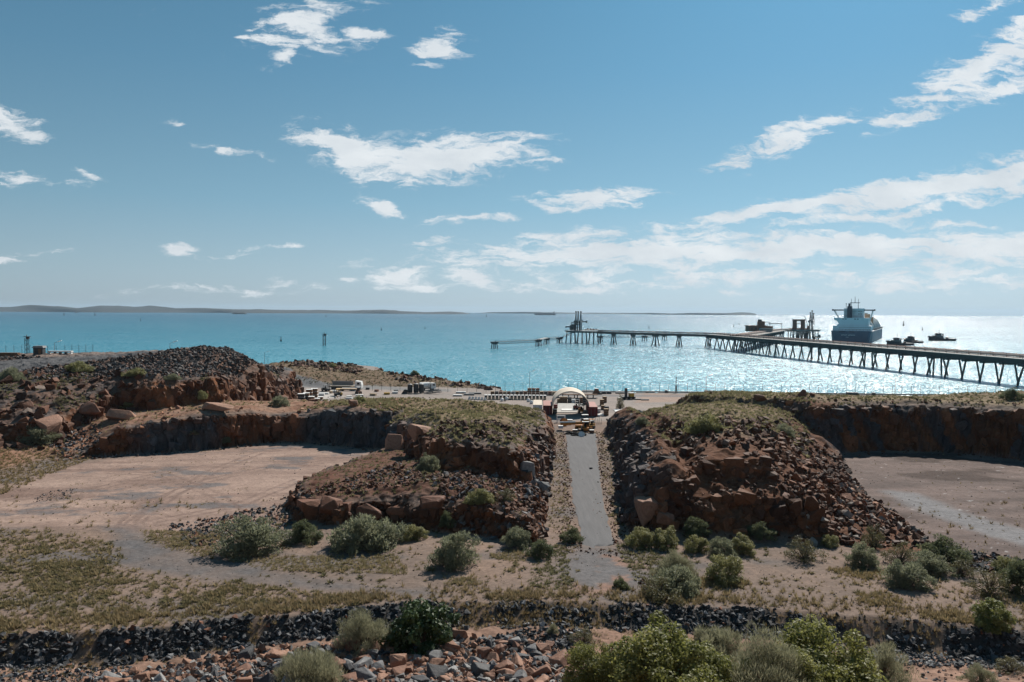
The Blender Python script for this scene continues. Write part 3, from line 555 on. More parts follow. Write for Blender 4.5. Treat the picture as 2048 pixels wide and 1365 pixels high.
# ---------------------------------------------------------------- scattering on the ground sheet
GPX = None
_dy = np.gradient(ys); AREA = (np.repeat(_dy, nc) * Y0) * (us[1] - us[0])
UNIT = (np.abs(Z0 - ZG) < 9e9)
def inpoly(poly, soft=0): return sdf(PX, PY, np.array(poly, float)) > soft
def pick(weight, n):
    """n points on the ground, as likely as weight says (per square metre)"""
    w = np.clip(weight, 0, None) * AREA; c = np.cumsum(w)
    i = np.minimum(np.searchsorted(c, rng.random(n) * c[-1]), len(c) - 1)
    P = PT[i].copy(); j = (rng.random((n, 2)) - .5) * np.stack([(us[1] - us[0]) * Y0[i], _dy[i // nc]], 1); P[:, :2] += j
    return P, NR[i], i
ON_ROAD = sstep(-.6, .2, sdf(X0, Y0, P_ROAD))
def hull(npts, seed, flat=.75, blocky=.6):
    r = random.Random(seed); bm = bmesh.new()
    for k in range(npts):
        v = Vector((r.uniform(-1, 1), r.uniform(-1, 1), r.uniform(-1, 1)))
        m = max(abs(v.x), abs(v.y), abs(v.z)); v = v / m * blocky + v.normalized() * (1 - blocky); v *= r.uniform(.82, 1.05); v.z *= flat; bm.verts.new(v)
    bmesh.ops.convex_hull(bm, input=bm.verts[:]); 
    loose = [v for v in bm.verts if not v.link_faces]; bmesh.ops.delete(bm, geom=loose, context='VERTS')
    bmesh.ops.triangulate(bm, faces=bm.faces[:]); bm.verts.index_update()
    V = np.array([v.co[:] for v in bm.verts]); Fc = np.array([[v.index for v in f.verts] for f in bm.faces]); bm.free(); return V, Fc
HULLS = [hull(9, 100 + k) for k in range(14)]
def rotmats(n, tilt):
    a = rng.random(n) * 2 * np.pi; b = (rng.random(n) - .5) * 2 * tilt; c = (rng.random(n) - .5) * 2 * tilt
    ca, sa, cb, sb, cc, sc = np.cos(a), np.sin(a), np.cos(b), np.sin(b), np.cos(c), np.sin(c)
    Rz = np.zeros((n, 3, 3)); Rz[:, 0, 0] = ca; Rz[:, 0, 1] = -sa; Rz[:, 1, 0] = sa; Rz[:, 1, 1] = ca; Rz[:, 2, 2] = 1
    Rx = np.zeros((n, 3, 3)); Rx[:, 0, 0] = 1; Rx[:, 1, 1] = cb; Rx[:, 1, 2] = -sb; Rx[:, 2, 1] = sb; Rx[:, 2, 2] = cb
    Ry = np.zeros((n, 3, 3)); Ry[:, 1, 1] = 1; Ry[:, 0, 0] = cc; Ry[:, 0, 2] = sc; Ry[:, 2, 0] = -sc; Ry[:, 2, 2] = cc
    return Rz @ Rx @ Ry
def pal_colors(pal, n):
    w = np.array([p[1] for p in pal], float); k = rng.choice(len(pal), n, p=w / w.sum()); c = np.array([p[0] for p in pal])[k]
    return c * (.7 + .6 * rng.random((n, 1)))
rockm = mat('loose_rock', attr='Col', rough=.78, noise=.38, nscale=2.6, bump=.12, spec=.3)
def rocks(name, parts, label):
    """one heap of loose stones nobody could count"""
    VV = []; FF = []; CC = []; off = 0
    for (P, size, pal, tilt, sink) in parts:
        n = len(P); M = rotmats(n, tilt); size = size * .56; S = size[:, None] * (.7 + .6 * rng.random((n, 3))); col = pal_colors(pal, n); hk = rng.integers(0, len(HULLS), n)
        for h in range(len(HULLS)):
            i = np.where(hk == h)[0]
            if not len(i): continue
            V, Fc = HULLS[h]; v = np.einsum('nij,nkj->nki', M[i], V[None] * S[i][:, None, :]) + P[i][:, None, :]; v[:, :, 2] += (size[i] * (.5 - sink))[:, None]
            VV.append(v.reshape(-1, 3)); FF.append((Fc[None] + (np.arange(len(i)) * len(V))[:, None, None]).reshape(-1, 3) + off); CC.append(np.repeat(col[i], len(V), 0)); off += len(i) * len(V)
    me = npmesh(name, np.concatenate(VV), np.concatenate(FF)); setcol(me, np.concatenate(CC))
    return tag(obj(name, me, rockm), label, 'rubble', kind='stuff')
def sizes(n, a, b, p=2.2): return a + (b - a) * rng.random(n) ** p
BLACK = [((.035, .036, .039), 6), ((.08, .082, .086), 4), ((.19, .19, .195), 1.3), ((.19, .085, .05), .35)]
DARK = [((.05, .046, .045), 5), ((.085, .08, .078), 2.5), ((.12, .058, .038), 3.2), ((.22, .20, .19), .35)]
RED = [((.102, .041, .021), 5), ((.155, .062, .03), 3.4), ((.058, .028, .018), 3), ((.16, .115, .09), .6)]
ORANGE = [((.30, .135, .07), 4), ((.20, .085, .048), 3), ((.15, .13, .12), 1.5), ((.37, .21, .13), 1)]
FORE = [((.29, .155, .10), 4), ((.22, .115, .075), 3), ((.17, .165, .16), 3), ((.08, .08, .085), 2.5), ((.30, .28, .26), 1)]
# black bank
P, _, i = pick((I0['bank'] > .25) * (1 - .93 * sstep(.0, .3, n5)), 8000); rocks('bank_rubble', [(P, sizes(len(P), .09, .62, 3.4), BLACK, .9, .25)], 'black broken rock heaped along the bank below the flat')
pool = (I0['fore'] > .3) & (Y0 > 57); fpoly = [(150, 1365), (330, 1332), (480, 1302), (640, 1292), (760, 1290), (900, 1272), (1040, 1282), (1130, 1310), (1190, 1420), (1180, 1520), (100, 1520)]
infore = inpoly(fpoly)
P1, _, _ = pick(pool * infore, 5200); P2, _, _ = pick(pool * inpoly([(-80, 1340), (240, 1320), (330, 1365), (200, 1500), (-80, 1500)]), 1500); P3, _, _ = pick(pool * inpoly([(1060, 1255), (1180, 1262), (1180, 1330), (1080, 1310), (950, 1285)]), 900)
P4, _, _ = pick(pool * inpoly([(1640, 1270), (2100, 1300), (2100, 1345), (1700, 1325)]), 1600); P5, _, _ = pick(pool * inpoly([(1150, 1280), (2100, 1330), (2100, 1500), (1150, 1500)]), 1200)
rocks('foreground_rubble', [(P1, sizes(len(P1), .16, .75), FORE, .9, .2), (P2, sizes(len(P2), .12, .4), BLACK, .9, .2), (P3, sizes(len(P3), .15, .5), BLACK, .9, .2), (P4, sizes(len(P4), .1, .4), [((.09, .09, .09), 4), ((.25, .25, .25), 2)], .9, .2), (P5, sizes(len(P5), .06, .3), FORE, .9, .2)], 'small red and grey broken stones between the foreground boulders')
# dark tip on the left hill
hm_ = (I0['sH'] > 5) & (X0 > -150) & (Y0 < 262); P, _, i = pick(hm_ * (1 - ROADW) * (1 - sstep(-78, -92, X0) * sstep(211, 218, Y0)) * sstep(765, 742, PY) , 9500)
rocks('tip_rubble', [(P, sizes(len(P), .28, 1.05), DARK, .9, .25)], 'dark grey broken rock tipped over the left hill')
rl = inpoly([(-60, 752), (120, 745), (230, 745), (330, 760), (330, 800), (220, 815), (200, 850), (130, 900), (-60, 900)]); P, _, _ = pick(rl, 4200); Pb, _, _ = pick(inpoly([(190, 745), (450, 735), (540, 745), (600, 790), (560, 800), (300, 770)]) * 1.0, 700)
Pc, _, _ = pick(inpoly([(100, 870), (200, 850), (205, 915), (110, 925)]), 300)
rocks('hillside_rubble', [(P, sizes(len(P), .45, 2.6, 2.6), RED, .9, .3), (Pb, sizes(len(Pb), .4, 1.5), RED, .9, .35), (Pc, sizes(len(Pc), .3, 1.0), BLACK + [((.25, .11, .06), 5)], .9, .3)], 'dark red angular blocks strewn down the left hillside')
# rock on the steep faces of the two spurs
cl = steep2 > .35
Pa, _, _ = pick(cl * ((I0['sB'] > 0) | (I0['sU'] > 0)) * (Y0 < 150), 800); Pb, _, _ = pick(inpoly([(880, 845), (1000, 845), (1050, 870), (1010, 885), (860, 880)]), 620); Pc, _, _ = pick(inpoly([(860, 950), (1085, 930), (1095, 1090), (980, 1080), (900, 1050)]), 2400); Pd, _, _ = pick(inpoly([(1045, 905), (1108, 890), (1098, 1000), (1050, 1000)]), 420)
Pe, _, _ = pick(inpoly([(560, 1000), (800, 925), (880, 960), (700, 990), (600, 992)]), 1100); Pf, _, _ = pick(inpoly([(640, 795), (870, 795), (900, 840), (700, 830)]), 500)
rocks('spur_rubble', [(Pa, sizes(len(Pa), .25, 1.0), RED, .9, .45), (Pb, sizes(len(Pb), .35, 1.25), RED[:1] + RED[2:3], .9, .25), (Pc, sizes(len(Pc), .1, .9, 3.4), RED + [((.16, .15, .15), 3)], .9, .25), (Pd, sizes(len(Pd), .3, 1.1), [((.15, .155, .16), 4), ((.07, .07, .075), 3), ((.25, .12, .07), 1)], .9, .3), (Pe, sizes(len(Pe), .15, .7), RED + [((.16, .15, .15), 2)], .9, .25), (Pf, sizes(len(Pf), .2, .8), ORANGE, .9, .3)], 'red and grey loose stone on the left spur beside the cutting')
Pa, _, _ = pick(cl * ((I0['sR'] > 0)) * (Y0 < 150), 700); Pb, _, _ = pick(inpoly([(1340, 850), (1430, 838), (1560, 838), (1690, 925), (1700, 960), (1560, 955), (1480, 900), (1350, 890)]), 3200); Pc, _, _ = pick((I0['sO'] > -1) * inpoly([(1560, 960), (1690, 935), (1880, 1100), (1600, 1090)]), 2000)
Pd, _, _ = pick(inpoly([(1215, 840), (1300, 820), (1330, 880), (1290, 990), (1225, 930)]), 800); Pe, _, _ = pick(inpoly([(1640, 1000), (1700, 960), (1790, 1050), (1740, 1060)]), 260)
Pg, _, _ = pick(inpoly([(1290, 960), (1640, 950), (1640, 1085), (1270, 1075)]), 700)
rocks('spur_rubble', [(Pa, sizes(len(Pa), .25, 1.0), RED, .9, .45), (Pb, sizes(len(Pb), .16, 1.3, 3.2), RED, .9, .25), (Pc, sizes(len(Pc), .12, 1.2, 3.2), RED + [((.24, .20, .17), 2)], .9, .25), (Pd, sizes(len(Pd), .2, .8), RED + [((.12, .125, .13), 3)], .9, .3), (Pe, sizes(len(Pe), .4, 1.3), ORANGE, .9, .3), (Pg, sizes(len(Pg), .15, .6), RED, .9, .3)], 'dark red loose stone covering the right spur beside the cutting')
Pa, _, _ = pick(cl * ((I0['sT'] > 0) | (I0['sU'] > 0) | (I0['sW'] > 0)) * (Y0 > 145), 900); Pb, _, _ = pick((I0['sT'] < 0) * (I0['sT'] > -3) * inpoly([(180, 870), (800, 870), (800, 930), (180, 930)]), 260); Pc, _, _ = pick((I0['sW'] < 0) * (I0['sW'] > -4) * (X0 > 55), 260)
Pd, _, _ = pick(inpoly([(230, 820), (640, 810), (640, 840), (230, 860)]), 420); Pe, _, _ = pick((I0['sW'] > 1.5) * (I0['sW'] < 8) * (X0 > 40), 420)
rocks('quarry_wall_rubble', [(Pa, sizes(len(Pa), .3, 1.2), RED, .9, .5), (Pb, sizes(len(Pb), .15, .7), DARK, .9, .2), (Pc, sizes(len(Pc), .15, .7), RED, .9, .2), (Pd, sizes(len(Pd), .25, 1.1), ORANGE, .9, .35), (Pe, sizes(len(Pe), .25, .9), RED, .9, .3)], 'fallen stone along the rims and feet of the quarry walls')
# the rock itself: jointed blocks standing proud of the steep faces, in the colour the face has there
BIGH = [hull(16, 700 + k, 1.0, .88) for k in range(10)]
def blocks(name, groups, label):
    global HULLS
    VV = []; FF = []; CC = []; off = 0
    for (w, n, a_, b_, fl) in groups:
        P, N_, i = pick(w, n); size = sizes(n, a_, b_, 1.8); M = rotmats(n, .22); S = size[:, None] * np.stack([.7 + .6 * rng.random(n), .7 + .6 * rng.random(n), fl * (.7 + .7 * rng.random(n))], 1); col = C[i] * (.75 + .55 * rng.random((n, 1))); P = P - N_ * (size * .5)[:, None]; P[:, 2] -= size * .25 * fl; hk = rng.integers(0, len(BIGH), n)
        for h in range(len(BIGH)):
            j = np.where(hk == h)[0]
            if not len(j): continue
            V, Fc = BIGH[h]; v = np.einsum('nij,nkj->nki', M[j], V[None] * S[j][:, None, :]) + P[j][:, None, :]
            VV.append(v.reshape(-1, 3)); FF.append((Fc[None] + (np.arange(len(j)) * len(V))[:, None, None]).reshape(-1, 3) + off); CC.append(np.repeat(col[j], len(V), 0)); off += len(j) * len(V)
    me = npmesh(name, np.concatenate(VV), np.concatenate(FF)); setcol(me, np.clip(np.concatenate(CC), .012, .6)); return tag(obj(name, me, rockm), label, 'rock face', kind='stuff')
st = sstep(.25, .55, 1 - NR[:, 2]); hgt = Z1 - ZG
blocks('rock_face', [(st * (I0['sB'] > 0) * (I0['sU'] < 0) * (Y0 < 150), 620, .22, .95, 1.0), (st * (I0['sU'] > 0) * (I0['sU'] < 5) * (Y0 < 152), 700, .25, 1.1, 1.2)], 'jointed dark red rock standing out of the left spur')
blocks('rock_face', [(st * (I0['sR'] > 0) * (I0['sR'] < 15) * (Y0 < 140), 1300, .25, 1.15, 1.0), (st * (I0['sR'] > 0) * (I0['sR'] < 7) * (X0 < 30) * (Y0 < 180), 420, .3, 1.0, 1.2)], 'jointed dark red rock standing out of the right spur')
blocks('rock_face', [(st * ((I0['sT'] > 0) & (I0['sT'] < 3.2) | (I0['sU'] > 0) & (I0['sU'] < 4)) * (I0['sH'] < 0) * (Y0 > 148) * (hgt > .8) * (X0 < -15), 1000, .25, 1.1, 1.05)], 'jointed slate and orange rock of the left quarry wall')
blocks('rock_face', [(st * (I0['sW'] > 0) * (I0['sW'] < 3) * (X0 > 34), 1300, .25, 1.2, 1.1)], 'jointed rust and slate rock of the right quarry wall')
blocks('rock_face', [(st * (I0['sH'] > 0) * (I0['sH'] < 6), 1000, .3, 1.5, 1.2), (rl * 1.0, 160, .5, 1.6, .8)], 'jointed red rock of the cliff under the left hill')
Pz, _, _ = pick(sstep(-.8, .3, I0['sN']), 900); rocks('bank_rubble', [(Pz, sizes(len(Pz), .12, .7, 2.6), BLACK + RED[:1], .9, .25)], 'dark stone heaped along the near edge of the right quarry')
# stones beside the cutting road, on the floors and on the flat
sr = sdf(X0, Y0, P_ROAD); Pa, _, _ = pick(((sr < -.1) & (sr > -4.0)) * sstep(-4, -.3, sr), 2600); Pb, _, _ = pick(ON_ROAD * inpoly([(1140, 930), (1230, 930), (1240, 1080), (1150, 1080)]) * sstep(1150, 1210, PX), 70)
Pc, _, _ = pick((lp + rp) * 1.0, 1100); Pd, _, _ = pick(inpoly([(-50, 1060), (2100, 1080), (2100, 1270), (1000, 1200), (-50, 1280)]) * (1 - ON_ROAD), 2600); Pe, _, _ = pick(inpoly([(330, 1052), (440, 1035), (580, 1005), (590, 1050), (450, 1090), (380, 1095)]), 1000)
Pf, _, _ = pick(inpoly([(1275, 1160), (1370, 1165), (1390, 1200), (1300, 1210)]), 700); Pg, _, _ = pick(inpoly([(90, 985), (150, 975), (140, 1000), (60, 1005)]), 160)
rocks('scattered_stones', [(Pa, sizes(len(Pa), .07, .36), RED, .9, .2), (Pb, sizes(len(Pb), .06, .32), RED, .9, .2), (Pc, sizes(len(Pc), .04, .2, 3), DARK, .9, .2), (Pd, sizes(len(Pd), .04, .2, 3), [((.16, .12, .1), 3), ((.3, .28, .26), 1), ((.07, .07, .07), 2)], .9, .2), (Pe, sizes(len(Pe), .12, .6), BLACK + [((.26, .12, .07), 3)], .9, .2), (Pf, sizes(len(Pf), .1, .4), DARK, .9, .2), (Pg, sizes(len(Pg), .08, .3), BLACK, .9, .2)], 'loose stones on the quarry floors, the flat and the road edges')
cw = inpoly([(560, 715), (640, 715), (730, 735), (720, 750), (560, 732)]) * 1.0 + inpoly([(770, 745), (850, 742), (1010, 775), (1000, 784), (930, 775), (800, 764)]) * .8 + (coast > .3) * (X0 < 0) * (X0 > -120) * .6
Pa, _, _ = pick(cw, 1700); rocks('shore_rubble', [(Pa, sizes(len(Pa), .7, 2.6), RED, .9, .35)], 'dark red boulders along the shore beyond the yard')

# ---------------------------------------------------------------- boulders one can point at
def rockobjmat(name, c1, c2):
    m = mat(name, c1, .75, noise=.35, nscale=2.4, bump=.07, spec=.3); nt = m.node_tree
    oi = nt.nodes.new('ShaderNodeObjectInfo'); mx = [n for n in nt.nodes if n.bl_idname == 'ShaderNodeMix'][0]
    r2 = nt.nodes.new('ShaderNodeMix'); r2.data_type = 'RGBA'; r2.inputs[6].default_value = (*c1, 1); r2.inputs[7].default_value = (*c2, 1); nt.links.new(oi.outputs['Random'], r2.inputs[0]); nt.links.new(r2.outputs[2], mx.inputs[6]); return m
RM = {'red': rockobjmat('boulder_red', (.175, .085, .055), (.32, .175, .115)), 'grey': rockobjmat('boulder_grey', (.11, .11, .115), (.28, .27, .26)), 'dark': rockobjmat('boulder_dark', (.045, .046, .05), (.09, .088, .088)), 'brown': rockobjmat('boulder_brown', (.12, .05, .03), (.18, .075, .04))}
BM = {}
for c in RM:
    for k in range(7):
        V, Fc = hull(15, 300 + k, .8, .7); me = npmesh('boulder', V, Fc); me.materials.append(RM[c])
        bm = bmesh.new(); bm.from_mesh(me); bmesh.ops.bevel(bm, geom=bm.edges[:], offset=.05, segments=1, affect='EDGES'); bmesh.ops.subdivide_edges(bm, edges=bm.edges[:], cuts=1, use_grid_fill=True); bmesh.ops.triangulate(bm, faces=bm.faces[:]); vv = np.array([v.co[:] for v in bm.verts]); dn = .10 * fbm(vv[:, 0] * 2.2 + k, vv[:, 1] * 2.2, vv[:, 2] * 2.2, s=k, o=3)
        for v_, d_ in zip(bm.verts, dn): v_.co *= 1 + d_
        bm.to_mesh(me); bm.free(); BM[c, k] = me
def boulder(P, r, c, label, group=None, tilt=.5, scl=None, k=None, rz=None):
    o = bpy.data.objects.new('boulder', BM[c, random.randrange(7) if k is None else k]); o.location = P; s = scl or (random.uniform(.8, 1.25), random.uniform(.8, 1.25), random.uniform(.75, 1.1)); o.scale = (r * s[0], r * s[1], r * s[2])
    o.rotation_euler = (random.uniform(-tilt, tilt), random.uniform(-tilt, tilt), random.uniform(0, 6.28) if rz is None else rz); link(o); return tag(o, label, 'boulder', group)
GROUND = bpy.data.objects['ground']; bpy.context.view_layer.update()
def hit(px, py):
    ok, loc, nor, _ = GROUND.ray_cast(Vector((0, 0, CAMZ)), ray(px, py).normalized())
    return loc if ok else at(px, py, z=ZG)
def drop(x, y):
    ok, loc, nor, _ = GROUND.ray_cast(Vector((x, y, 80)), Vector((0, 0, -1))); return loc.z if ok else ZG
P1, _, _ = pick(pool * infore * sstep(1410, 1375, PY), 130); P2, _, _ = pick(pool * inpoly([(480, 1310), (1150, 1285), (1180, 1385), (500, 1385)]), 125)
ORD = 'first second third fourth fifth sixth seventh eighth ninth tenth eleventh twelfth thirteenth fourteenth fifteenth sixteenth seventeenth eighteenth nineteenth twentieth'.split()
ORD += ['twenty-' + w for w in ORD[:9]] + ['thirtieth'] + ['thirty-' + w for w in ORD[:9]]
def topx(p): D = Vector(p) - Vector((0, 0, CAMZ)); z_ = D.dot(fw); return 1024 + F * D.dot(rt) / z_, 682.5 - F * D.dot(up) / z_
_bl = {}
for k, p in enumerate(np.concatenate([P1, P2])):
    c = random.choices(['red', 'grey', 'dark'], [6, 2.6, 1.4])[0]; r = .30 + .62 * random.random() ** 1.7; x_, y_ = topx(p)
    zone = ('left of the pale bush', 0) if x_ < 540 else ('around the pale bush', 1) if x_ < 700 else ('left of the fig tree', 2) if x_ < 775 else ('below the fig tree', 3) if x_ < 910 else ('right of the fig tree', 4) if x_ < 1020 else ('left of the thicket', 5) if x_ < 1110 else ('beside the bright thicket', 6)
    row = 'upper' if y_ < 1318 else 'middle' if y_ < 1345 else 'lowest'
    _bl.setdefault((c, row, zone), []).append((x_, boulder((p[0], p[1], p[2] + r * .2), r, c, 'x', 'boulders of the foreground rubble')))
for (c, row, zone), L_ in _bl.items():
    for k, (x_, o) in enumerate(sorted(L_, key=lambda t: t[0])): o['label'] = '%s from left of the %s %s boulders %s' % (ORD[k], row, {'red': 'rust red', 'grey': 'pale grey', 'dark': 'charcoal'}[c], zone[0])
def bpx(px, py, wpx, c, label, scl=(1, .9, .9), k=None, rz=0, sink=.3, tilt=.2, dd=0):
    p = hit(px, py); r = wpx / F * p.y / 2; q = p + Vector((0, dd, r * scl[2] * (.8 - sink))); return boulder(q, r, c, label, None, tilt, scl, k, rz)
bpx(795, 1338, 40, 'red', 'tall pointed rust red boulder standing in the foreground rubble', (.95, .9, 1.3), 2)
bpx(735, 1362, 62, 'grey', 'broad slanted grey boulder at the bottom edge left of centre', (1, .8, .7), 4)
bpx(1425, 1366, 66, 'dark', 'layered black boulder at the bottom edge under the bright shrubs', (1, .8, .75), 1)
bpx(1360, 1366, 30, 'grey', 'small pointed grey stone beside the layered black boulder', (.9, .8, .9), 3)
bpx(625, 1300, 34, 'grey', 'pale boulder at the top of the foreground rubble', (1, .8, .6), 5)
for (x, y, w, lab, sc_, k) in [(612, 1046, 60, 'leftmost of the tall dark red blocks ending the spur above the quarry floor', (1, .9, 1.15), 0), (655, 1048, 64, 'tall dark red block between two others at the end of the spur', (1, .9, 1.2), 3), (688, 1046, 40, 'narrow rightmost block of the tall dark red end of the spur', (.9, .9, 1.5), 5),
                               (862, 1035, 60, 'tilted dark red slab leaning on the lower face of the left spur', (1, .8, 1.05), 2), (800, 1040, 56, 'dark red boulder in the lower face of the left spur', (1.1, .8, .8), 6), (740, 1040, 60, 'wide dark red boulder low on the left spur', (1.1, .8, .75), 4)]:
    bpx(x, y, w, 'brown', lab, sc_, k, 0, .25, .15, 1.2)
for (x, y, w, c, lab, sc_, k, z_) in [(795, 900, 48, 'red', 'rounded rust red boulder at the far end of the left spur beside the quarry', (1, 1, 1.05), 1, 0), (838, 884, 58, 'red', 'large orange red boulder leaning against the end of the left spur', (1, 1, .95), 0, 0),
                                  (1300, 1040, 72, 'red', 'huge orange red boulder at the left foot of the right spur', (1, .8, 1.0), 3, 0), (1332, 1050, 40, 'red', 'rounded orange boulder in front of the huge one on the right spur', (1, .9, 1), 5, 0),
                                  (1605, 792, 18, 'brown', 'dark balanced boulder on the skyline of the right quarry wall', (1, 1, 1.1), 4, 0), (1625, 793, 13, 'brown', 'small dark boulder on the skyline right of the balanced one', (1, 1, .9), 2, 0), (1524, 803, 26, 'brown', 'dark pointed boulder on the grassy top of the right spur', (1, 1, .8), 6, 0),
                                  (172, 826, 52, 'red', 'big orange boulder on the ledge of the left hill', (1.1, .9, .7), 4, 0), (92, 862, 62, 'red', 'broad orange boulder behind the shrub at the left quarry rim', (1.1, .9, .75), 2, 0), (440, 822, 60, 'red', 'flat orange slab on the rim of the left quarry', (1.2, .9, .4), 5, 0), (250, 838, 60, 'red', 'long orange slab on the left end of the quarry rim', (1.2, .8, .45), 1, 0),
                                  (705, 815, 22, 'red', 'pale orange boulder on the quarry rim below the forklift', (1, .9, 1.1), 0, 0), (1660, 1005, 26, 'red', 'pale orange block on the right flank of the right spur', (1.1, .9, .8), 6, 0), (1183, 940, 8, 'dark', 'single dark stone lying on the cutting road', (1, 1, .8), 3, 0),
                                  (1060, 950, 40, 'grey', 'light grey slate block at the corner of the cutting', (1, .9, 1.1), 1, 0), (1085, 985, 34, 'grey', 'grey slate block low in the left wall of the cutting', (1, .9, 1.0), 5, 0)]:
    bpx(x, y, w, c, lab, sc_, k, .6 * k, .3, .2, .5)

# ---------------------------------------------------------------- grass
def tufts(name, parts, label, m):
    VV = []; TT = []; CC = []; 
    for (P, size, c1, c2, hgt, nb, width) in parts:
        n = len(P); az = rng.random((n, nb)) * 2 * np.pi; ln = size[:, None] * (.55 + .55 * rng.random((n, nb))); el = np.arccos(rng.random((n, nb)) ** .8)   # blades fan out of the crown
        dx = np.cos(az) * np.sin(el); dyy = np.sin(az) * np.sin(el); dz = np.cos(el) * hgt
        tip = np.stack([dx, dyy, dz], -1) * ln[..., None]; b = np.stack([dx, dyy, 0 * dx], -1) * (ln * .18)[..., None]; sdv = np.stack([-np.sin(az), np.cos(az), 0 * az], -1) * (ln * width)[..., None]
        base = P[:, None, :] + b; base[..., 2] -= .03
        v = np.stack([base - sdv, base + sdv, P[:, None, :] + tip], 2)
        VV.append(v.reshape(-1, 3)); t = rng.random(n); c = np.array(c1)[None] * (1 - t[:, None]) + np.array(c2)[None] * t[:, None]; CC.append(np.repeat(c, nb * 3, 0))
    V = np.concatenate(VV); me = npmesh(name, V, np.arange(len(V)).reshape(-1, 3)); setcol(me, np.concatenate(CC)); o = obj(name, me, m); return tag(o, label, 'grass', kind='stuff')
def grassmat():
    m = mat('grass', attr='Col', rough=.9, spec=.1); nt = m.node_tree; b = nt.nodes['Principled BSDF']; t = nt.nodes.new('ShaderNodeBsdfTranslucent'); s = nt.nodes.new('ShaderNodeMixShader'); s.inputs[0].default_value = .4
    a = [n for n in nt.nodes if n.bl_idname == 'ShaderNodeAttribute'][0]; nt.links.new(a.outputs['Color'], t.inputs[0]); nt.links.new(b.outputs[0], s.inputs[1]); nt.links.new(t.outputs[0], s.inputs[2]); nt.links.new(s.outputs[0], nt.nodes['Material Output'].inputs[0]); return m
gm = grassmat(); GREEN = (.155, .145, .07); KHAKI = (.26, .23, .125); STRAW = (.34, .265, .15); OLIVE = (.12, .118, .058)
flatw = (steep2 < .45)
Pa, _, _ = pick((I0['sU'] > 2.5) * flatw * (.25 + sstep(-.3, .3, n6 + .5 * w2)) * (Z1 > ZG + 2), 7500); Pb, _, _ = pick((I0['sR'] > 6) * flatw * (Y0 > 122) * (.4 + sstep(-.3, .3, n6 + .5 * w2)), 5200); Pc, _, _ = pick((I0['sW'] > 3) * flatw * (Y0 > 160) * 1.0, 2600)
tufts('spinifex', [(Pa, sizes(len(Pa), .28, .75, 1.4), (.34, .30, .165), (.2, .185, .09), .75, 16, .22), (Pb, sizes(len(Pb), .28, .75, 1.4), (.34, .30, .165), (.2, .185, .09), .75, 16, .22), (Pc, sizes(len(Pc), .3, .8, 1.4), KHAKI, OLIVE, .75, 14, .22)], 'khaki spinifex hummocks covering the tops of the spurs', gm)
nf = (I0['q'] < -.3) * (Y0 < 118) * (1 - ON_ROAD) * (I0['sB'] < 0) * (I0['sR'] < 0) * (I0['sO'] < 0) * (1 - tk)
clump = sstep(-.02, .35, fbm(X0 * .22, Y0 * .22, s=131, o=4)); edge = np.exp(-((I0['q'] + 2.2) / 1.9) ** 2)
Pa, _, _ = pick(nf * inpoly([(-60, 1050), (180, 1075), (300, 1110), (500, 1170), (760, 1195), (700, 1225), (300, 1260), (-60, 1290)]) * (.5 + .8 * clump), 2900); Pb, _, _ = pick(nf * (edge * .9 + .02) * (.3 + clump), 3200); Pc, _, _ = pick(nf * inpoly([(1280, 1150), (1500, 1160), (1720, 1130), (1900, 1180), (2100, 1200), (2100, 1270), (1380, 1220)]) * (.06 + clump), 1700)
Pd, _, _ = pick(nf * inpoly([(280, 1060), (460, 1070), (420, 1125), (300, 1100)]) + nf * inpoly([(440, 1110), (800, 1115), (820, 1150), (480, 1140)]) + 1.2 * nf * inpoly([(780, 1130), (1140, 1090), (1160, 1180), (850, 1195)]) * clump, 2300)
Pe, _, _ = pick(inpoly([(-50, 900), (90, 890), (190, 915), (130, 940), (-50, 1010)]) * 1.0, 1300); Pk, _, _ = pick((1 - sstep(0, 5, -I0['sT'])) * (I0['sT'] < 0) * lp + rp * .05, 260)
Pf, _, _ = pick(lp * sstep(.2, .5, fbm(X0 * .3, Y0 * .3, s=133, o=3)) * inpoly([(100, 900), (560, 905), (520, 1000), (100, 1050)]), 420)
tufts('dry_grass', [(Pa, sizes(len(Pa), .2, .68, 1.6), STRAW, (.2, .17, .085), .9, 16, .13), (Pb, sizes(len(Pb), .22, .7, 1.6), STRAW, (.2, .15, .08), 1.1, 18, .1), (Pc, sizes(len(Pc), .2, .5, 1.6), STRAW, (.26, .2, .09), 1.1, 18, .1), (Pd, sizes(len(Pd), .18, .5, 1.6), STRAW, KHAKI, 1.0, 16, .11), (Pe, sizes(len(Pe), .3, .75), STRAW, (.2, .15, .07), .9, 16, .13), (Pf, sizes(len(Pf), .12, .3), STRAW, KHAKI, .8, 12, .15), (Pk, sizes(len(Pk), .15, .45), KHAKI, STRAW, .8, 12, .15)], 'straw coloured dry grass tussocks on the flat and the quarry floor', gm)
Pa, _, _ = pick(nf * (1 - np.clip(lp + rp, 0, 1)) * (.15 + clump) * (.3 + inpoly([(-60, 1070), (420, 1120), (700, 1200), (300, 1260), (-60, 1290)])), 1700); Pb, _, _ = pick((sr < -.6) * (sr > -4) * (Y0 > 98) * (Y0 < 185) * 1.0, 900); Pc, _, _ = pick((I0['sC'] > 2) * 1.0, 2300); Pd, _, _ = pick(hl * (PY > 738) * flatw * sstep(.1, .4, n6) * (X0 > -150), 700); Pe, _, _ = pick(bn * flatw, 900); Pf, _, _ = pick(tr_ * flatw * sstep(0, .4, n6 + w2 * .5), 600); Pg, _, _ = pick((I0['fore'] > .6) * (Y0 > 57) * sstep(.0, .4, n6) * (1 - .8 * infore), 900); Ph, _, _ = pick((I0['bank'] > .2) * (sstep(.0, .35, n5) * .8 + 1.2 * np.exp(-((X0 - 2) / 7) ** 2)), 1100)
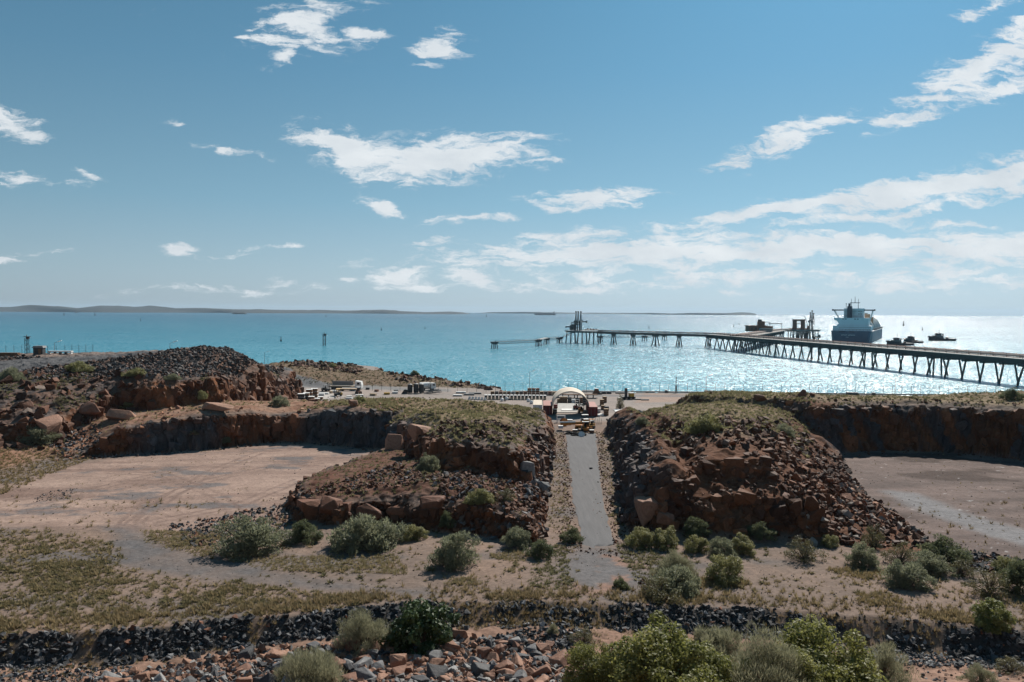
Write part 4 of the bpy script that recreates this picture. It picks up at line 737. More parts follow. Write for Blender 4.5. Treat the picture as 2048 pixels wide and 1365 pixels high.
Pi, _, _ = pick(nf * inpoly([(1230, 1090), (1290, 1090), (1400, 1160), (1380, 1200), (1270, 1160)]) + nf * inpoly([(1080, 1090), (1130, 1090), (1150, 1180), (1050, 1180)]), 700)
tufts('low_herbs', [(Pa, sizes(len(Pa), .35, .9), (.23, .19, .10), (.14, .128, .065), .45, 26, .16), (Pb, sizes(len(Pb), .2, .55), KHAKI, STRAW, .8, 14, .2), (Pc, sizes(len(Pc), .4, 1.1), (.17, .145, .085), OLIVE, .7, 14, .22), (Pd, sizes(len(Pd), .4, 1.0), KHAKI, OLIVE, .7, 14, .22), (Pe, sizes(len(Pe), .25, .6), KHAKI, GREEN, .8, 14, .2), (Pf, sizes(len(Pf), .3, .7), KHAKI, STRAW, .8, 14, .2), (Pg, sizes(len(Pg), .15, .4), STRAW, GREEN, 1.1, 18, .08), (Ph, sizes(len(Ph), .25, .5), STRAW, (.2, .14, .06), 1.1, 18, .08), (Pi, sizes(len(Pi), .25, .7), KHAKI, GREEN, .7, 18, .16)], 'low olive herbs and grass between the stones', gm)

# ---------------------------------------------------------------- shrubs
LEAF = {'acacia': leafmat('leaf_greygreen', (.16, .175, .11), (.28, .285, .18), .5), 'olive': leafmat('leaf_olive', (.18, .18, .07), (.31, .295, .13), .5), 'fig': leafmat('leaf_fig', (.035, .06, .022), (.075, .115, .035), .2), 'broad': leafmat('leaf_bright', (.12, .145, .04), (.25, .255, .085), .45), 'thick': leafmat('leaf_thicket', (.135, .15, .04), (.29, .285, .09), .5), 'feather': leafmat('leaf_feathery', (.18, .18, .11), (.31, .30, .19), .5), 'silver': leafmat('leaf_silver', (.18, .18, .11), (.31, .30, .19), .5), 'dark': leafmat('leaf_dark', (.09, .11, .06), (.18, .195, .10), .45), 'sparse': leafmat('leaf_dry', (.12, .11, .05), (.2, .18, .085))}
barkm = mat('bark', (.13, .10, .08), .95, noise=.3, nscale=6, spec=.1)
def crown(kind, seed, h):
    """foliage of a shrub one metre wide and h high: many small leaves in uneven clumps"""
    g = np.random.default_rng(seed); par = {'acacia': (84, 95, .052, .32), 'olive': (80, 95, .05, .36), 'fig': (84, 85, .052, .7), 'broad': (92, 85, .042, .7), 'thick': (150, 150, .026, .65), 'silver': (130, 150, .05, .09), 'feather': (80, 100, .075, .10), 'dark': (84, 95, .05, .38), 'sparse': (50, 50, .042, .35)}[kind]
    nb, nl, ls, asp = par; cs = []
    while len(cs) < nb:
        p = g.uniform(-1, 1, 3); p[2] = abs(p[2]); r = np.linalg.norm(p)
        if .35 < r < 1.0 and (r > .62 or g.random() < .35): cs.append(p)
    cs = np.array(cs); aa = np.arctan2(cs[:, 1], cs[:, 0]); lob = 1 + .20 * np.sin(aa * 2 + seed) + .13 * np.sin(aa * 5 + 2 * seed) + .08 * np.clip(g.standard_normal(nb), -1.5, 1.2)
    cs = cs * np.array([.43, .43, h * .86]) * np.stack([lob, lob, np.clip(1 + .22 * np.sin(cs[:, 0] * 4 + seed) + .12 * np.sin(cs[:, 1] * 6), .6, 1.12)], 1) * (np.array([1, 1, 1])[None] if kind not in ('broad', 'thick') else (1 - .18 * (cs[:, 2:3] < .25))); cs[:, 2] += h * .04
    rad = g.uniform(.06, .125, nb)
    C_ = np.repeat(cs, nl, 0); rr_ = np.repeat(rad, nl); n = len(C_); d = g.standard_normal((n, 3)); d /= np.linalg.norm(d, axis=1, keepdims=True)
    p = C_ + d * (rr_ * (.45 + .6 * g.random(n) ** .5))[:, None] * np.array([1, 1, .85]); p[:, 2] = np.maximum(p[:, 2], .02)
    nrm = d * .8 + g.standard_normal((n, 3)) * .5 + np.array([0, 0, .35]); nrm /= np.linalg.norm(nrm, axis=1, keepdims=True)
    t = np.cross(nrm, g.standard_normal((n, 3))); 
    if kind in ('feather', 'silver'): t = np.array([0, 0, 1.0]) * .9 + d * np.array([1, 1, .2]) * .6 + g.standard_normal((n, 3)) * .28
    if kind == 'acacia' or kind == 'dark': t = t * .7 + np.array([0, 0, .6]) + d * .5
    t /= np.linalg.norm(t, axis=1, keepdims=True); b = np.cross(nrm, t); b /= np.linalg.norm(b, axis=1, keepdims=True) + 1e-9
    L = ls * g.uniform(.6, 1.25, n); A_ = (t * L[:, None]); B_ = b * (L * asp)[:, None]
    V = np.stack([p - A_ * .5, p + B_ * .5, p + A_ * .6, p - B_ * .5], 1).reshape(-1, 3); tint = np.repeat(np.clip(np.repeat(g.random(nb), nl) * .7 + g.random(n) * .3, 0, 1), 4)
    me = npmesh('foliage', V, np.arange(len(V)).reshape(-1, 4)); setval(me, tint); me.materials.append(LEAF[kind])
    mb = MB(); 
    for k in range(0, nb, 3 if kind != 'sparse' else 1):
        q = Vector(cs[k]); m0 = Vector((q.x * .25, q.y * .25, q.z * .35)); mb.tube((q.x * .05, q.y * .05, -.04), m0, .014, 5, .010, False); mb.tube(m0, q, .010, 4, .004, False)
    st = mb.mesh('stem'); st.materials.append(barkm); return me, st
CR = {}
def shrub(px, py, wpx, hpx, kind, label, seed=0, group=None, name='shrub', P=None):
    p = hit(px, py) if P is None else P; w = 1.08 * wpx / F * p.y; h = .9 * hpx / wpx
    key = (kind, seed % 2, .35 if h < .48 else .65)
    if key not in CR: CR[key] = crown(kind, 40 + sum(map(ord, kind)) + seed % 2 * 13 + int(key[2] * 10), key[2])
    e = empty(name, p + Vector((0, 0, -.03)), random.uniform(0, 6.28), label, 'shrub', group); e.scale = (w, w, w * h / key[2])
    for nm, me in zip(('foliage', 'stem'), CR[key]): link(bpy.data.objects.new(nm, me), e)
    return e
SH = [(505, 1102, 138, 78, 'acacia', 'large grey green shrub at the foot of the dark red blocks', 0), (612, 1082, 66, 46, 'dark', 'dark shrub in the shade of the dark red blocks', 1), (737, 1092, 142, 60, 'acacia', 'wide grey green shrub below the left spur', 1), (828, 1078, 52, 36, 'olive', 'small green shrub right of the wide grey green one', 0),
 (908, 1132, 98, 78, 'acacia', 'round grey green shrub standing alone on the flat, shadow at its left', 0), (1036, 1092, 66, 46, 'acacia', 'grey green shrub left of the cutting mouth', 1), (1078, 1113, 56, 38, 'dark', 'dark green round shrub at the left of the cutting mouth', 0), (1142, 1084, 42, 32, 'dark', 'dark green bush touching the left edge of the road', 1),
 (856, 944, 50, 42, 'acacia', 'green shrub on the bench of the left spur', 1), (80, 886, 68, 42, 'acacia', 'rounded grey green bush on the left quarry rim', 0),
 (1285, 1092, 60, 46, 'olive', 'yellow green shrub right of the cutting mouth', 0), (1330, 1094, 62, 44, 'olive', 'olive shrub beside the yellow green one at the cutting mouth', 1), (1394, 1102, 50, 40, 'olive', 'small olive shrub at the foot of the right spur', 0), (1446, 1112, 62, 46, 'acacia', 'grey green shrub in front of the right spur', 1), (1482, 1106, 58, 40, 'olive', 'olive shrub behind the yellowish one on the flat', 1),
 (1352, 1152, 80, 54, 'feather', 'pale grey dome shaped shrub right of the road end', 0), (1352, 1178, 112, 46, 'acacia', 'low wide shrub in front of the pale grey dome', 1), (1450, 1158, 86, 62, 'olive', 'yellowish round shrub alone on the pink flat', 0),
 (1608, 1120, 76, 54, 'sparse', 'thin leafless looking shrub in front of the right spur', 0), (1726, 1132, 62, 50, 'acacia', 'compact grey green shrub on the right flat', 0), (1748, 1094, 54, 50, 'sparse', 'spindly yellow shrub at the toe of the right spur', 1), (1800, 1128, 72, 54, 'sparse', 'sparse bush left of the dark one by the right quarry', 0),
 (1816, 1172, 96, 58, 'acacia', 'large green shrub with a shadow on the right flat', 1), (1862, 1146, 78, 46, 'acacia', 'green shrub between the large one and the dark one', 0), (1886, 1124, 88, 54, 'dark', 'dark green shrub at the edge of the right quarry', 1), (1980, 1188, 88, 62, 'sparse', 'brownish thin shrub near the right edge', 1), (2034, 1184, 70, 72, 'dark', 'dark shrub cut by the right edge', 0), (1982, 1254, 88, 62, 'broad', 'bright green bush on the black bank at the right', 1),
 (846, 1294, 148, 112, 'fig', 'dark glossy broad crowned fig tree by the black bank', 0), (730, 1294, 110, 84, 'silver', 'dull olive feathery shrub left of the dark fig tree', 1), (616, 1372, 160, 76, 'silver', 'pale feathery bush at the bottom edge left of centre', 0),
 (1320, 1400, 250, 178, 'thick', 'tall bright green shrub in the foreground right of centre', 0), (1192, 1376, 124, 100, 'thick', 'bright green shrub at the left of the foreground thicket', 1), (1535, 1400, 200, 150, 'silver', 'silvery feathery shrub in the middle of the foreground thicket', 1), (1645, 1420, 260, 196, 'thick', 'tall dark green shrub at the right of the foreground thicket', 1), (1762, 1384, 120, 112, 'silver', 'olive feathery shrub ending the foreground thicket', 0), (1432, 1310, 118, 58, 'feather', 'grey low shrub behind the foreground thicket', 0), (1430, 1400, 160, 116, 'thick', 'yellow green shrub between the foreground thicket crowns', 0),
 (1370, 1390, 190, 128, 'thick', 'yellow green shrub filling the front of the thicket', 1), (1585, 1395, 170, 120, 'thick', 'olive green shrub between silvery and dark crowns of the thicket', 0), (1700, 1380, 130, 90, 'silver', 'grey shrub low at the right of the thicket', 1), (1165, 1290, 62, 42, 'sparse', 'small dry bush above the foreground thicket', 0), (1106, 1270, 24, 26, 'feather', 'small pale blue grey plant on the rubble', 0), (1320, 1196, 92, 40, 'sparse', 'dry grey brush on the stone heap beside the road end', 1), (1242, 1176, 34, 17, 'dark', 'low green cushion plant at the end of the road', 1), (1960, 1366, 66, 40, 'feather', 'grey green plant in the bottom right corner', 0), (2020, 1345, 70, 40, 'sparse', 'brown twiggy brush at the right edge', 0),
 (1412, 866, 74, 36, 'olive', 'green bush on the rim of the right spur', 1), (1568, 872, 42, 26, 'acacia', 'pale round bush on the rocks of the right spur', 0), (2026, 800, 40, 26, 'dark', 'dark bush on the skyline at the right edge', 1), (1240, 818, 20, 34, 'sparse', 'small thin tree beside the yard at the right spur', 0),
 (158, 742, 58, 18, 'olive', 'green bush on the left hill below the road', 0), (272, 752, 44, 15, 'olive', 'flat bush above the red cliff of the left hill', 1), (402, 798, 32, 16, 'olive', 'small bush growing out of the red cliff', 0), (256, 818, 26, 18, 'olive', 'small bush at the foot of the red cliff', 1), (20, 762, 50, 26, 'acacia', 'grey green bush at the left edge below the road', 1), (560, 812, 40, 22, 'acacia', 'bush beside the pallet stacks', 0), (120, 808, 30, 18, 'sparse', 'dry bush among the red blocks of the left hill', 1),
 (452, 886, 22, 16, 'acacia', 'small bush at the foot of the dark quarry wall', 1), (960, 1005, 62, 26, 'olive', 'cluster of round spinifex on the left spur talus', 0), (1010, 1000, 44, 28, 'sparse', 'grey twiggy bush on the left spur talus', 1), (895, 1055, 30, 36, 'dark', 'dark bush in the hollow of the left spur', 0), (1520, 1075, 60, 34, 'dark', 'dark bush under the right spur face', 1), (1395, 1070, 60, 40, 'dark', 'deep green bush in the shade of the right spur', 0), (1285, 850, 30, 20, 'acacia', 'grey bush on the slope at the head of the cutting', 1), (1920, 1150, 60, 38, 'sparse', 'thin bush before the dark stones of the right quarry edge', 1), (2010, 1140, 50, 34, 'olive', 'small green bush on the dark stones at the right edge', 0), (1660, 1090, 40, 26, 'olive', 'small green bush at the foot of the right spur toe', 0), (665, 736, 20, 9, 'olive', 'bush on the rocky cape', 0), (830, 752, 20, 10, 'dark', 'small dark bush on the shore rocks', 0), (720, 806, 30, 14, 'olive', 'low bush on the quarry rim', 1), (388, 870, 22, 12, 'sparse', 'dry plant on the dark quarry wall foot', 0), (345, 760, 30, 12, 'acacia', 'small bush on the ledge over the red cliff', 1)]
for s_ in SH: shrub(*s_)
# ---------------------------------------------------------------- paints
def paint(n, c, r=.6, metal=0.0, noise=.18, ns=1.2): return mat(n, c, r, metal, noise=noise, nscale=ns, bump=0.0, spec=.35)
MW = paint('white_paint', (.80, .79, .76)); MRED = paint('red_paint', (.15, .018, .016)); MREDTOP = paint('pale_red_paint', (.33, .13, .10)); MOR = paint('orange_paint', (.52, .21, .04)); MST = paint('dark_steel', (.06, .06, .062), .6, .3); MGREY = paint('grey_steel', (.22, .22, .22), .6, .2)  # container roofs get a paler red than the sides
MBLK = paint('black_rubber', (.02, .02, .02), .9); MWOOD = paint('grey_timber', (.30, .23, .17), .9, noise=.35, ns=3); MBROWN = paint('brown_timber', (.17, .095, .055), .9, noise=.35, ns=3); MCAN = paint('cream_canvas', (.60, .51, .41), .8); MCON = paint('concrete', (.42, .40, .37), .9, noise=.25); MYEL = paint('yellow_paint', (.50, .30, .06)); MBLUE = paint('blue_sheet', (.12, .27, .33)); MGL = paint('dark_glass', (.02, .025, .03), .15)
MTAN = paint('tan_crate', (.46, .35, .24), .9, noise=.3); MPIPE = paint('pipe_lagging', (.36, .30, .27), .6); MJET = paint('jetty_steel', (.075, .072, .072), .75, noise=.3, ns=.5); MRUST = paint('rusty_steel', (.20, .10, .065), .85, noise=.35, ns=.6); MDECK = paint('jetty_deck', (.40, .37, .34), .9, noise=.25, ns=.3)
def thing(name, label, cat, px, py, rz=0.0, group=None, dz=0.0, z=None):
    p = at(px, py, z=ZG) if z is None else at(px, py, z=z); return empty(name, p + Vector((0, 0, dz)), rz, label, cat, group)
# ---------------------------------------------------------------- yard: shelter of containers and canvas
def container(label, px, py, m, mtop, name='shipping_container', L=12.2, doors=True):
    e = thing(name, label, 'container', px, py, R(-2)); b = MB().box((0, L / 2, 1.36), (2.36, L - .08, 2.44)); ribs = MB()
    for k in range(32):
        for s in (-1, 1): ribs.box((s * 1.19, .25 + k * (L - .5) / 31, 1.36), (.05, .17, 2.2))
    for k in range(6): b.box((-.95 + k * .38, -.0, 1.36), (.18, .06, 2.2))
    b.build('body', m, e); ribs.build('side_ribs', m, e); MB().box((0, L / 2, 2.62), (2.42, L, .06)).build('roof', mtop, e)
    for x in (-1.17, 1.17):
        for y in (.05, L - .05): MB().box((x, y, 1.3), (.14, .14, 2.58)).build('corner_post', m, e)
    for x in (-.5, .5): MB().tube((x, -.06, .2), (x, -.06, 2.45), .03, 5).build('lock_rod', MGREY, e)
    return e
container('white shipping container at the left of the canvas arch', 1075, 829.5, MW, MCAN)
container('dark red shipping container carrying the left foot of the canvas arch', 1095.5, 831, MRED, MREDTOP)
container('dark red shipping container carrying the right foot of the canvas arch', 1186, 834, MRED, MREDTOP)
pA = at(1104.6, 831, z=ZG); pB = at(1177.5, 834, z=ZG); cx_ = (pA.x + pB.x) / 2; hw = (pB.x - pA.x) / 2 + .15; cy_ = pB.y + .2
e = empty('canvas_shelter', (cx_, cy_, ZG + 2.65), R(-2), 'cream canvas arch roof spanning two dark red containers', 'shelter')
rings = []; NA = 28; rise_ = 4.15
for y in np.linspace(0, 11.6, 9):
    r_ = []
    for k in range(NA + 1): a = math.pi * k / NA; sag = .10 * math.cos(y / 11.6 * 8 * math.pi); r_.append(((hw + .0) * math.cos(a), y, max(0, (rise_ - .05 + sag * .4) * math.sin(a))))
    for k in range(NA, -1, -1): a = math.pi * k / NA; r_.append(((hw - .09) * math.cos(a), y, max(-.02, (rise_ - .14) * math.sin(a))))
    rings.append(r_)
MB().loft(rings).build('canvas_roof', MCAN, e, True)
for y in (0.05, 2.9, 5.8, 8.7, 11.5):
    mb = MB()
    for k in range(NA): a = math.pi * k / NA; a2 = math.pi * (k + 1) / NA; mb.tube(((hw - .2) * math.cos(a), y, (rise_ - .25) * math.sin(a)), ((hw - .2) * math.cos(a2), y, (rise_ - .25) * math.sin(a2)), .05, 5)
    mb.build('arch_rib', MGREY, e)
# slab and things under the arch
P_ = pl([(1113, 826), (1153, 826), (1166, 808), (1116, 808)]); e = tag(obj('concrete_slab', MB().prism([tuple(p) for p in P_], ZG + .01, ZG + .16, 'Z').mesh('concrete_slab'), MCON), 'pale concrete slab under the canvas arch', 'slab')
P_ = pl([(1123, 822.5), (1147, 822.5), (1147, 820), (1123, 820)]); tag(obj('white_board', MB().prism([tuple(p) for p in P_], ZG + .17, ZG + .30, 'Z').mesh('white_board'), MW), 'long white panel lying on the concrete slab', 'panel')
P_ = pl([(1231, 824.5), (1243, 824.5), (1246, 820), (1227, 820)]); tag(obj('white_slab', MB().prism([tuple(p) for p in P_], ZG + .02, ZG + .14, 'Z').mesh('white_slab'), MW), 'bright white slab on the yard beside the right spur', 'panel')
def pallet_stack(name, label, cat, px, py, n, w=1.2, d=1.1, h=.75, m=MWOOD, mtop=None, rz=0.0, group=None):
    """crates of boards on bearers, one above another"""
    e = thing(name, label, cat, px, py, rz, group)
    for k in range(n):
        z = k * h; b = MB().box((0, d / 2, z + .06 + h * .45), (w * (1 - .03 * (k % 2)), d, h * .78)); b.build('crate', m, e)
        q = MB()
        for x in (-.4, 0, .4): q.box((x * w, d / 2, z + .05), (.12 * w, d * 1.01, .1))
        q.build('bearer', MBROWN, e)
        if mtop: MB().box((0, d / 2, z + .06 + h * .86), (w * 1.03, d * 1.03, .05)).build('lid', mtop, e)
    return e
k = 0
for (px, py, n, lab, m) in [(1111, 818, 2, 'red topped crate stack at the left foot of the canvas arch', MRED), (1110, 828, 2, 'dark crate stack in front of the left arch foot', MST), (1118, 806.5, 2, 'leftmost crate stack in the row behind the concrete slab', MBROWN), (1124, 806.5, 3, 'tall crate stack second from left behind the concrete slab', MBROWN), (1131, 806.5, 3, 'brown crate stack in the middle of the row behind the slab', MBROWN), (1139, 806.8, 3, 'dark crate stack right of the brown one behind the slab', MST), (1147, 807, 2, 'white topped crate stack behind the concrete slab', MW), (1155, 807.5, 2, 'dark low crate stack behind the slab', MST), (1163, 807.5, 3, 'rusty crate stack behind the right end of the slab', MRUST), (1170, 810, 4, 'tall dark crate stack by the right arch foot', MST),
                              (1171, 830, 2, 'grey crate stack inside the right arch foot', MGREY), (1204, 812, 3, 'brown crate stack behind the others right of the shelter', MBROWN), (1210, 806, 3, 'tall dark crate stack furthest right of the shelter', MBROWN), (1207, 820, 2, 'dark crate stack right of the white bags', MBROWN), (1214, 822, 2, 'dark crate stack at the right end beside the yard', MST), (1213, 832, 3, 'nearest dark crate stack right of the shelter', MBROWN), (1203, 833, 1, 'white topped crate in front of the stacks right of the shelter', MW), (1197, 826, 2, 'stack of white bags beside the right container', MW), (1196, 834, 1, 'small white crate at the corner of the right container', MW)]:
    pallet_stack('crate_stack', lab, 'crates', px, py, n, 1.15, 1.1, .62, m, MTAN if m in (MBROWN, MRUST) else None, random.uniform(-.15, .15), 'crate stacks around the shelter')
for (px, py, w, lab) in [(1121, 796, 3.8, 'left timber rack behind the canvas arch'), (1143, 797, 5.0, 'middle timber rack behind the canvas arch'), (1160, 797.5, 4.4, 'right timber rack behind the canvas arch'), (1181, 797, 4.6, 'timber rack right of the canvas arch')]:
    e = thing('timber_rack', lab, 'rack', px, py, 0, 'timber racks behind the shelter')
    for s in (-.32, .32): MB().box((s * w * .6, 0, .55), (.22, 1.2, 1.1)).build('leg', MST, e)
    MB().box((0, 0, 1.2), (w, 1.5, .22)).build('shelf', MBROWN, e); MB().box((0, 0, .12), (w, .5, .16)).build('sleeper', MST, e)
def machine(label, px, py, m1, m2, w=1.8, L=2.6, rz=0.0, mast=True, cat='machine', name='forklift', hood=True):
    """a forklift: chassis, counterweight, cage with roof, seat, mast with forks, four wheels"""
    e = thing(name, label, cat, px, py, rz)
    MB().box((0, 0, .62), (w * .72, L * .62, .55)).box((0, L * .22, 1.0), (w * .7, L * .24, .5)).build('chassis', m1, e); MB().box((0, L * .33, .75), (w * .76, L * .2, .75)).build('counterweight', m2, e)
    c = MB()
    for x in (-1, 1):
        c.tube((x * w * .33, -L * .22, .9), (x * w * .33, -L * .12, 2.25), .045, 5); c.tube((x * w * .33, L * .22, 1.0), (x * w * .33, L * .12, 2.25), .045, 5)
    c.build('cage', MST, e); MB().box((0, 0, 2.28), (w * .74, L * .40, .09)).build('roof', m2 if hood else MST, e); MB().box((0, .05, 1.05), (.5, .5, .2)).box((0, .3, 1.4), (.5, .12, .6)).build('seat', MBLK, e)
    if mast:
        for x in (-.25, .25): MB().box((x * w, -L * .36, 1.45), (.11, .14, 2.7)).build('mast_rail', MST, e); MB().box((x * w, -L * .36 - .65, .14), (.12, 1.2, .06)).build('fork', MST, e)
    for x in (-1, 1):
        for y, r_ in ((-L * .22, .4), (L * .27, .32)): MB().tube((x * w * .36 - .13, y, r_), (x * w * .36 + .13, y, r_), r_, 12).build('wheel', MBLK, e)
    return e
machine('orange loader with its arm down under the canvas arch', 1163, 826, MOR, MYEL, 1.9, 2.6, .1, False, 'loader', 'loader')
machine('dark red forklift under the arch beside the orange loader', 1154, 820, MRED, MST, 1.6, 2.3, .8)
# parked plant at the head of the cutting
machine('tall orange lift truck with white roof at the head of the road', 1171, 863, MOR, MW, 2.1, 2.8, .05, False, 'lift truck', 'lift_truck')
e = thing('lift_cabin', 'upright orange cabin standing on the road end', 'cabin', 1172, 861.5, .1); MB().box((0, 0, 1.35), (1.15, 1.1, 2.7)).build('body', MOR, e); MB().box((0, -.56, 1.9), (.9, .04, .8)).build('window', MGL, e); MB().box((0, 0, 2.74), (1.2, 1.15, .08)).build('roof', MW, e)
machine('white hooded forklift behind the orange cabin', 1170, 848, MST, MW, 2.2, 2.9, .2, False)
machine('orange forklift with raised guard at the right of the parked plant', 1183, 858, MYEL, MOR, 1.8, 2.4, -.3)
e = thing('boom_lift', 'orange and white telescopic boom lying across the road end', 'boom lift', 1146, 861); MB().tube((-3.0, 0, 1.5), (2.2, .4, 1.7), .34, 8).build('boom', MOR, e); MB().tube((-3.1, 0, 1.85), (.6, .2, 1.95), .22, 8).build('top_boom', MW, e); MB().box((1.6, .6, .85), (2.0, 1.6, .7)).build('chassis', MOR, e); MB().box((-2.9, .3, .75), (1.1, 1.3, .6)).build('basket', MW, e)
for x in (.9, 2.3):
    for y in (-.2, 1.3): MB().tube((x, y - .15, .4), (x, y + .15, .4), .4, 12).build('wheel', MBLK, e)
e = thing('cable_reel', 'rusty orange cable reel at the left of the parked plant', 'reel', 1128, 852, .3); MB().tube((0, -.45, .95), (0, .45, .95), .5, 14).build('drum', MRUST, e); MB().tube((0, -.52, .95), (0, -.45, .95), .95, 16).build('flange', MOR, e); MB().tube((0, .45, .95), (0, .52, .95), .95, 16).build('flange', MRUST, e)
e = thing('rack_frame', 'white steel frame left of the parked plant', 'frame', 1122, 846)
for x in (-1.0, 1.0):
    for y in (-.5, .5): MB().box((x, y, .9), (.16, .16, 1.8)).build('post', MW, e)
for z_ in (.9, 1.8):
    for y in (-.5, .5): MB().box((0, y, z_), (2.2, .14, .14)).build('rail', MW, e)
e = thing('dark_crate', 'dark crate with white lid beside the cable reel', 'crate', 1138, 850); MB().box((0, .5, .6), (1.7, 1.2, 1.1)).build('body', MBROWN, e); MB().box((0, .5, 1.19), (1.8, 1.3, .07)).build('lid', MW, e)
for (px, py, r_, lab) in [(1137, 869, .62, 'black tyre pile at the near left of the parked plant'), (1150, 872, .7, 'black tyres in front of the orange boom'), (1160, 872, .55, 'black tyres near the white dish')]:
    e = thing('tyre_pile', lab, 'tyres', px, py)
    for j in range(4): 
        q = MB(); cx, cy, cz = (j % 2) * r_ * 1.5, (j // 2) * .5, .16 + (j % 3) * .2
        for s in range(12): a, a2 = 2 * math.pi * s / 12, 2 * math.pi * (s + 1) / 12; q.tube((cx + r_ * math.cos(a), cy + r_ * math.sin(a), cz), (cx + r_ * math.cos(a2), cy + r_ * math.sin(a2), cz), .16, 6)
        q.build('tyre', MBLK, e)
e = thing('small_pump', 'small brown pump on a skid at the front of the parked plant', 'pump', 1150, 868); MB().box((0, 0, .5), (1.1, .7, .8)).build('body', MRUST, e); MB().box((0, 0, .94), (1.15, .75, .08)).build('cover', MW, e)
e = thing('dish', 'pale tilted dish leaning at the front of the parked plant', 'dish', 1163, 874); MB().loft([[(r_ * math.cos(a), r_ * math.sin(a) * .45 - .1, r_ * math.sin(a) * .8 + .55 + (1 - r_) * .15) for a in np.linspace(0, 6.283, 17)[:-1]] for r_ in (.75, .5, .2)]).build('bowl', MW, e); MB().box((.1, .2, .2), (.5, .4, .4)).build('foot', MGREY, e)
pallet_stack('tool_box', 'brown box on the road right of the orange cabin', 'box', 1184, 868, 1, 1.0, .9, .9, MRUST, MW); pallet_stack('tool_box', 'small white box behind the orange forklift', 'box', 1185, 846, 1, .9, .8, .6, MW)
e = thing('rebar_rack', 'bundle of upright steel bars beside the parked plant', 'rack', 1190, 850)
for j in range(7): MB().tube((-1.5 + j * .5, .2 * (j % 3), 0), (-1.4 + j * .5, .2 * (j % 3), 1.5 + .3 * (j % 2)), .035, 5).build('bar', MST, e)
MB().box((0, .2, .4), (3.4, .1, .1)).build('rail', MST, e)
# ---------------------------------------------------------------- yard: rows of boxes left of the shelter
for j in range(17):
    px = 972 + 7.35 * j; py = 799.5 + .05 * j
    e = thing('ballast_block', ORD[j] + ' white capped concrete block from the left in the long row', 'block', px, py, R(4 - .4 * j), 'white capped blocks in a row'); MB().box((0, .55, .35), (.92, 1.1, .7)).build('base', MTAN, e); MB().box((0, .55, 1.0), (.8, .9, .6)).build('shade_core', MST, e); MB().box((0, .6, 1.38), (.94, 1.5, .16)).build('cap', MW, e)  # the dark middle box paints the shade under each cap
for j in range(6): 
    e = thing('concrete_cradle', ORD[j] + ' small tilted white cradle from the left beside the block row', 'cradle', 939 + 6.2 * j, 799 + .4 * j, .5, 'tilted cradles beside the block row'); MB().box((0, 0, .45), (.35, .9, .9), 0, .25).build('cradle_plate', MW, e); MB().box((.2, 0, .12), (.9, .9, .2)).build('cradle_foot', MCON, e)
for j in range(16):
    px = 985 + 8.2 * j; m = [MBROWN, MST, MRUST, MTAN, MBROWN, MGREY][j % 6]; big_ = j in (9, 10, 11)
    pallet_stack('crate_stack', ['brown', 'dark', 'rusty', 'tan', 'weathered', 'grey'][j % 6] + ' crate stack number %s in the back row before the sea fence' % ['one', 'two', 'three', 'four', 'five', 'six', 'seven', 'eight', 'nine', 'ten', 'eleven', 'twelve', 'thirteen', 'fourteen', 'fifteen', 'sixteen'][j] + ' from the left', 'crates', px, 790.5 + .05 * j, 3 if big_ else 2, 1.25, 1.2, .8 if big_ else .62, MRUST if big_ else m, MTAN if j % 3 == 0 else None, 0, 'back row of crates by the fence')
for (px, py, w, lab) in [(950, 788.5, 4.4, 'long dark beam stack left of the crate rows'), (938, 791, 3.6, 'dark beam stack in front of the long one'), (922, 787, 3.4, 'flat stack with white sheets on the yard'), (915, 793, 3.0, 'white topped flat skid at the left of the yard rows'), (1176, 783.8, 4.2, 'dark flat stack beside the fence right of the arch'), (1207, 788, 1.8, 'small dark bin right of the arch by the fence'), (1218, 788, 1.5, 'second small dark bin by the fence'), (1240, 787.5, 3.0, 'flat dark skid left of the drill rig'), (1300, 785.6, 2.9, 'long dark container box on the quay edge'), (1333, 785.8, .9, 'small dark box on the quay edge'), (1413, 786.3, 1.1, 'dark box near the middle of the quay edge'), (1424, 787, .9, 'low dark drum near the quay box'), (1698, 790.2, 1.2, 'first of the dark blocks at the quay edge above the right quarry'), (1705, 790.4, 1.2, 'second dark block at the quay edge above the right quarry'), (1713, 790.5, 1.2, 'third dark block at the quay edge above the right quarry'), (1748, 791, 1.0, 'single dark block further right on the quay edge')]:
    e = thing('steel_stack', lab, 'stack', px, py)
    h_ = .5 if w > 2.5 else .9
    for k in range(2): MB().box((0, .4 * k, h_ * (.28 + .5 * k)), (w * (1 - .06 * k), 1.4, h_ * .46)).build('layer', MST if k == 0 else (MW if 'white' in lab else MGREY), e)
    for x in (-.35, .35): MB().box((x * w, 0, .05), (.15, 1.5, .1)).build('bearer', MBROWN, e)
e = thing('rusty_plough', 'brown pointed heap of steel by the fence right of the arch', 'scrap', 1193, 789); MB().prism([(-1.4, 0), (1.4, 0), (.5, 1.9), (-.5, 1.9)], -.7, .7).build('hopper', MRUST, e); MB().box((0, -.3, 1.95), (1.2, 1.2, .12)).build('lid', MW, e); MB().box((1.0, -.5, .3), (1.6, .8, .5)).build('skid', MST, e)
e = thing('drill_rig', 'dark cluttered drill rig with white panels on the open yard', 'drill rig', 1256, 799, .2); MB().box((0, 0, .55), (4.4, 2.0, .6)).build('chassis', MST, e); MB().box((1.1, 0, 1.4), (1.4, 1.6, 1.2)).build('cab', MYEL, e); MB().box((1.1, 0, 2.05), (1.6, 1.7, .12)).build('roof', MW, e); MB().box((-.7, 0, 1.9), (.7, .8, 3.4)).build('mast', MST, e); MB().tube((-.9, .2, 2.0), (2.2, .4, 2.9), .1, 6).build('boom', MW, e); MB().box((-2.6, 0, .45), (1.6, 1.2, .3)).build('side_panel', MW, e)
